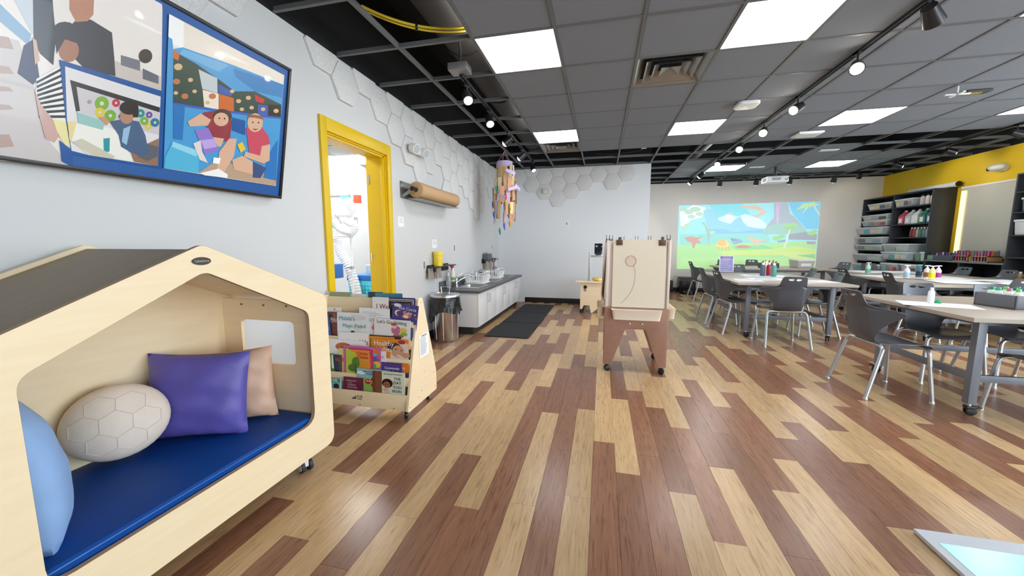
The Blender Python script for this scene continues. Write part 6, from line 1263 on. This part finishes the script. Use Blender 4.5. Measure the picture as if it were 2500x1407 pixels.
for y, dv, n_ in ((3.45, (.3, -.45, -.7), 'nearest the junction box'), (4.15, (.3, -.45, -.7), 'second along'), (5.0, (-.6, -.1, -.5), 'third along, turned to the wall'), (5.9, (-.6, -.1, -.5), 'fourth along, turned to the wall'), (6.82, (.35, -.3, -.7), 'at the far end')): head('dark unlit spotlight on the left track, ' + n_, -1.25, y, ZT - .05, dv, False, 0, 'spotlights on the left track')
t = thing('junction_box', 'small grey junction box feeding the left spotlight track', 'junction box', (-1.25, 3.27, ZT)); MB().box(-.085, .085, -.07, .07, -.03, .03).part('box', M('box_steel', (150, 150, 150), .4, .5), t, bevel=.003); MB().tube([(0, 0, .03), (.01, 0, .15), (-.01, 0, .3), (0, 0, .55)], .012, 8).part('conduit', STEEL, t)
track('spotlight track in front of the yellow wall', (5.12, 6.1, ZT), (5.12, 9.5, ZT))
for y, lit, n_ in ((7.3, True, 'lit spotlight nearest the camera on the yellow wall track'), (8.35, True, 'lit spotlight aimed at the yellow wall above the bin shelf')): head(n_, 5.12, y, ZT, (.80, .05, -.28), lit, 40, 'spotlights on the yellow wall track')
head('lit spotlight at the right edge of the yellow wall track', 5.12, 6.35, ZT, (.80, .0, -.28), True, 34, 'spotlights on the yellow wall track'); head('spotlight at the far end of the yellow wall track', 5.12, 9.38, ZT, (.3, .75, -.45), True, 16, 'spotlights on the yellow wall track')
track('short spotlight track across the ceiling in front of the far wall', (2.42, 9.52, ZT - .02), (4.9, 9.52, ZT - .02))
for x, n_ in ((2.55, 'leftmost'), (3.28, 'left of the projector'), (3.93, 'right of the projector'), (4.75, 'rightmost')): head('black ring spotlight on the far wall track, ' + n_, x, 9.52, ZT - .04, (.0, .42, -.85), False, 12, 'spotlights on the far wall track')  # dim beams added in these unlit heads to brighten the far wall
# projector
t = thing('projector', 'white ceiling projector on a black pole near the far wall', 'projector', (3.33, 8.72, 2.50)); MB().box(-.19, .19, -.15, .15, -.06, .06).part('body', WHITEPL, t, bevel=.02, seg=3); MB().cyl((0, 0, .06), (0, 0, .255), .022).part('pole', BLACKPL, t); MB().box(-.07, .07, -.05, .05, .058, .072).part('mount', BLACKPL, t)
for k in range(7): MB().box(-.10 + .022 * k, -.088 + .022 * k, -.152, -.149, -.02, .03).part('port', M('port_grey', (110, 112, 116), .5), t)
for k in range(5): MB().box(-.192, -.189, -.1 + .03 * k, -.085 + .03 * k, -.03, .03).part('grille_slot', M('port_grey'), t)
MB().tube([(.12, -.15, .0), (.14, -.19, -.03), (.18, -.16, .02), (.16, -.05, .12), (.03, 0, .2)], .005, 6).part('cable', BLACKPL, t); MB().cyl((.08, .148, 0), (.08, .165, 0), .04).part('lens', BLACKPL, t)
# wifi, smoke sensor, sprinkler, signs, small speakers
q = (1.49, 4.76); t = thing('wifi_access_point', 'white rounded access point on the ceiling beside the long track', 'access point', (q[0], q[1], ZC - .002)); MB().prism(roundpoly([(-.11, -.11), (.11, -.11), (.11, .11), (-.11, .11)], .06), -.035, 0, 'z').part('cover', WHITEPL, t, bevel=.012, seg=3); MB().cyl((0, 0, -.036), (0, 0, -.0345), .008).part('led', M('blue_led', (120, 160, 255), .3, emit=1), t)
t = thing('ceiling_sensor', 'white rectangular sensor box on the ceiling before the open band', 'sensor', (2.72, 6.20, ZC - .002)); MB().box(-.15, .15, -.13, .13, -.03, 0).part('cover', WHITEPL, t, bevel=.01); MB().box(-.12, .12, -.10, .10, -.034, -.03).part('face', M('sensor_face', (216, 216, 214), .4), t)
t = thing('sprinkler_hook', 'white cross shaped ceiling hanger among the right hand tiles', 'hanger', (3.32, 4.74, ZC - .002)); MB().cyl((0, 0, -.07), (0, 0, 0), .008).part('rod', WHITEPL, t); m = MB().box(-.10, .10, -.012, .012, -.08, -.068); m.box(-.012, .012, -.08, .08, -.08, -.068); m.part('cross_bar', WHITEPL, t, bevel=.002)
t = thing('ceiling_placard', 'small dark hanging placard with yellow print near the white hanger', 'placard', (3.60, 4.92, ZC - .002)); MB().box(-.10, .10, -.045, .045, -.02, 0).part('board', M('dark_placard', (66, 64, 60), .5), t, bevel=.002); ink('placard_print', [([(-.06 + .035 * k, -.03), (-.035 + .035 * k, -.03), (-.035 + .035 * k, .03), (-.06 + .035 * k, .03)], (206, 186, 90)) for k in range(3)], INK, t, (Vector((0, 0, -.0205)), Vector((1, 0, 0)), Vector((0, 1, 0)), Vector((0, 0, -1))))
for (x, y, lb_) in ((2.95, 8.6, 'small white plate on the far ceiling tiles beside the light panel'), (3.55, 7.35, 'small white plate on the single tile at the open band')): 
    t = thing('ceiling_plate', lb_, 'plate', (x, y, ZC - .001)); MB().box(-.13, .13, -.05, .05, -.012, 0).part('cover', WHITEPL, t, bevel=.003); MB().cyl((0, 0, -.014), (0, 0, -.011), .01).part('screw', STEEL, t)
t = thing('power_adapter', 'white plug box hanging in the open ceiling band by the near back wall', 'power box', (.62, 6.62, ZC + .02)); MB().box(-.04, .04, -.05, .05, 0, .14).part('case', WHITEPL, t, bevel=.006); MB().box(-.025, .025, -.053, -.049, .03, .1).part('socket', GREYPL, t); MB().tube([(0, 0, 0.005), (-.05, .2, .01), (-.4, .3, -.0), (-.8, .35, .03)], .006, 6).part('cable', BLACKPL, t)
# yellow cables draped through the open grid
for k in range(2):
    p0 = onZ(882, 14 + 6 * k, ZC + .10); p1 = onZ(1136, 66 + 9 * k, ZC + .12); pts = []
    for i in range(15):
        s = i / 14; p = p0.lerp(p1, s); p.z -= .42 * s * (1 - s) * .55; pts.append(p)
    t = thing('data_cable', 'yellow data cable sagging through the open ceiling grid, %s strand' % ('upper', 'lower')[k], 'cable', pts[0], group='yellow data cables'); MB().tube([p - pts[0] for p in pts], .009, 8).part('jacket', M('yellow_cable', (214, 190, 40), .4), t, smooth=60); MB().tube([pts[7] - pts[0] + Vector((0, 0, -.01)), pts[7] - pts[0] + Vector((0, 0, .012))], .012, 8).part('tie', BLACKPL, t)
# ------------------------------------------------------------------ hanging paper mobile
MX, MY = -1.599, 6.17
mo = thing('paper_mobile', 'tall hanging mobile of cardboard strips and coloured clips by the back corner', 'mobile', (MX, MY, 2.74)); rr = random.Random(21)
for s in range(4):
    a = R(90 * s + 40); pts = [(0, 0, .012), (.05 * math.cos(a), .05 * math.sin(a), -.08), (.125 * math.cos(a), .125 * math.sin(a), -.17)]; MB().tube(pts, .005, 6).part('twine', M('pink_white_twine', (226, 190, 196), .8, noise=(60, .2, (90, 60, 90))), mo)
LIL = M('lilac_paper', (196, 180, 222), .7)
m = MB(); n = 24
for r0, r1 in ((.128, .131),):
    vs = []
    for rr_ in (r0, r1):
        for z in (-.255, -.165):
            vs += [(rr_ * math.cos(2 * math.pi * j / n), rr_ * math.sin(2 * math.pi * j / n), z) for j in range(n)]
    m.add(vs, [(j, (j + 1) % n, n + (j + 1) % n, n + j) for j in range(n)] + [(2 * n + j, 3 * n + j, 3 * n + (j + 1) % n, 2 * n + (j + 1) % n) for j in range(n)])
m.part('top_hoop', LIL, mo, smooth=60)
cm = [M('mobile_card_%d' % i, c, .75, noise=(14, .8, tuple(int(x * .86) for x in c))) for i, c in enumerate(((222, 190, 140), (206, 160, 120), (236, 214, 170), (214, 176, 128), (226, 170, 140), (200, 186, 214), (240, 226, 190)))]
def strip(a, r, z, w, h, mat, tiltx=0, nm='card_strip'):
    mt_ = Matrix.Rotation(a, 4, 'Z') @ Matrix.Translation((r, 0, z)) @ Matrix.Rotation(tiltx, 4, 'X'); MB().box(-.0015, .0015, -w / 2, w / 2, -h, 0).part(nm, mat, mo, mtx=mt_)
for lev, (z, R_, cnt_, hh) in enumerate(((-.24, .14, 11, .30), (-.42, .165, 12, .30), (-.60, .19, 12, .28), (-.78, .19, 12, .26), (-.94, .16, 10, .22))):
    for k in range(cnt_): strip(R(360 / cnt_ * k + 17 * lev + rr.uniform(-8, 8)), R_ + rr.uniform(-.02, .03), z + rr.uniform(-.05, .05), rr.uniform(.04, .085), hh * rr.uniform(.7, 1.1), cm[rr.randrange(7)], rr.uniform(-.08, .08))
for k, (a, z, ti) in enumerate(((-70, -.33, 1.2), (-20, -.55, 1.15), (-110, -.72, 1.3), (-60, -.64, 1.9))): strip(R(a), .21, z, .05, .16, LIL, ti)
for k, (a, r, z, c) in enumerate(((-118, .20, -.62, (30, 130, 90)), (-86, .2, -.62, (50, 60, 170)), (-70, .2, -.75, (206, 50, 60)), (-50, .2, -.9, (222, 190, 30)), (-160, .2, -.86, (60, 70, 160)), (-140, .2, -1.03, (50, 70, 160)), (-80, .12, -1.22, (80, 80, 190)), (-40, .14, -1.18, (230, 150, 40)), (-110, .15, -1.30, (20, 130, 90)))):
    p = Vector((r * math.cos(R(a)), r * math.sin(R(a)), z)); MB().tube([p + Vector((0, 0, .05)), p, p + Vector((.01, 0, -.06))], [.010, .018, .008], 7).part('coloured_clip', M('peg_%d_%d' % c[:2], c, .5), mo)
for a, r, z0, z1 in ((-110, .15, -1.0, -1.28), (-80, .12, -1.0, -1.2), (-40, .14, -1.0, -1.16)): strip(R(a), r, z0, .012, z0 - z1, cm[2], 0, 'string')
# ------------------------------------------------------------------ things in the side room
WP = M('white_pipe', (232, 234, 234), .4)
t = thing('pipe_stand', 'white pipe frame stand in the room behind the yellow door', 'pipe stand', (-3.11, 4.2, 0)); MB().cyl((0, 0, .0), (0, 0, 1.86), .016).part('upright', WP, t); MB().lathe([(.16, 0), (.16, .012), (.02, .02)], n=20).part('base', WP, t); MB().cyl((-.9, 0, 1.83), (.02, 0, 1.83), .012).part('upper_arm', STEEL, t); MB().cyl((-.9, 0, 1.33), (.02, 0, 1.33), .014).part('lower_arm', WP, t); MB().cyl((-.08, 0, .93), (.02, 0, .93), .01).part('clamp', STEEL, t)
for z in (1.83, 1.33, .93): MB().cyl((0, 0, z - .02), (0, 0, z + .02), .024).part('collar', STEEL, t)
HOSE = M('white_flex_hose', (236, 236, 236), .5)
def hose(label, pts, r):
    t = thing('flexible_hose', label, 'hose', pts[0], group='white flexible hoses'); P_ = [Vector(p) - Vector(pts[0]) for p in pts]; out = []; rad = []
    N_ = 90
    for i in range(N_ + 1):
        s = i / N_ * (len(P_) - 1); k = min(int(s), len(P_) - 2); f = s - k; p0 = P_[max(k - 1, 0)]; p1 = P_[k]; p2 = P_[k + 1]; p3 = P_[min(k + 2, len(P_) - 1)]
        out.append(.5 * ((2 * p1) + (p2 - p0) * f + (2 * p0 - 5 * p1 + 4 * p2 - p3) * f * f + (3 * p1 - p0 - 3 * p2 + p3) * f ** 3)); rad.append(r * (1 if i % 2 else .86))
    MB().tube(out, rad, 14).part('corrugated_tube', HOSE, t, smooth=20); MB().cyl(P_[0] + Vector((0, 0, -.01)), P_[0] + Vector((0, 0, .03)), r * 1.08).part('end_cuff', M('teal_cuff', (120, 206, 206), .4), t)
hose('upper white corrugated hose looping from the pipe stand', [(-3.12, 4.16, 1.80), (-3.04, 4.14, 1.66), (-3.10, 4.13, 1.60), (-3.26, 4.12, 1.60), (-3.22, 4.12, 1.45), (-3.05, 4.12, 1.38), (-3.0, 4.12, 1.46), (-3.18, 4.14, 1.56)], .055)
hose('lower white corrugated hose hanging to the blue blower', [(-3.42, 4.3, 1.46), (-3.38, 4.3, 1.2), (-3.22, 4.3, .9), (-3.12, 4.3, .5), (-3.1, 4.3, .1)], .065)
t = thing('red_funnel', 'small orange red connector on top of the pipe stand', 'connector', (-2.99, 4.2, 1.74)); MB().box(-.04, .04, -.03, .03, 0, .1).part('body', M('orange_red', (226, 92, 60), .45), t, bevel=.01); MB().cyl((-.1, 0, .05), (-.03, 0, .05), .02).part('pipe', WP, t)
t = thing('blower_box', 'blue blower box with a grey port in the side room', 'blower', (-3.33, 4.1, 0)); MB().box(-.10, .10, -.08, .08, .80, .98).part('box', M('blue_box', (40, 110, 190), .4), t, bevel=.008); MB().box(-.01, .085, -.09, -.079, .82, .94).part('port', M('port_grey'), t, bevel=.004); MB().box(.01, .065, -.094, -.089, .845, .915).part('port_hole', M('pale_box'), t); MB().cyl((0, 0, 0), (0, 0, .80), .03).part('stand', WP, t)
t = thing('laundry_basket', 'turquoise perforated basket with a dark blue lid in the side room', 'basket', (-3.13, 4.60, 0)); MB().taper((0, 0, .0), (.34, .34), (0, 0, .78), (.42, .42)).part('basket', M('turquoise', (90, 206, 222), .45), t, bevel=.02); MB().box(-.215, .215, -.215, .215, .74, .82).part('lid', M('blue_lid', (34, 110, 190), .4), t, bevel=.012)
for i in range(7):
    for j in range(6): MB().cyl((-.15 + .05 * i, -.215, .42 + .05 * j), (-.15 + .05 * i, -.185, .42 + .05 * j), .011, n=8).part('hole', M('dark_turquoise', (50, 160, 180), .6), t)
t = thing('clear_cup', 'clear plastic cup on the blue basket lid', 'cup', (-3.10, 4.57, .821)); MB().lathe([(.05, 0), (.06, .12), (.062, .12), (.055, .004)], n=18).part('cup', M('ice_plastic', (200, 226, 236), .2), t); MB().lathe([(.063, .115), (.063, .124), (.058, .124)], n=18).part('rim', WHITEPL, t)
t = thing('wall_switch', 'grey switch plate on the wall of the side room', 'switch', (-4.148, 5.75, 1.55)); MB().box(0, .008, -.05, .05, 0, .14).part('plate', GREYPL, t, bevel=.002); MB().box(.008, .012, -.02, .02, .05, .09).part('toggle', WHITEPL, t)
# ------------------------------------------------------------------ low light table at the lower right
q = onZ(2230, 1290, .022); t = thing('floor_light_panel', 'low white framed panel with a pale turquoise surface on the floor at the lower right', 'light table', (q.x, q.y, 0))
lx, ly = .95, .75; MB().box(0, lx, -ly, 0, .004, .022).part('frame', M('pale_frame', (200, 206, 214), .4), t, bevel=.002); MB().box(.004, lx - .004, -ly + .004, -.004, 0, .006).part('shadow_gap_base', BLACKPL, t); MB().box(.035, lx - .035, -ly + .075, -.075, .0215, .0235).part('surface', M('turquoise_acrylic', (156, 222, 217), .2, noise=(3, .8, (176, 226, 214))), t)  # black base stands in for the dark shadow gap under the frame
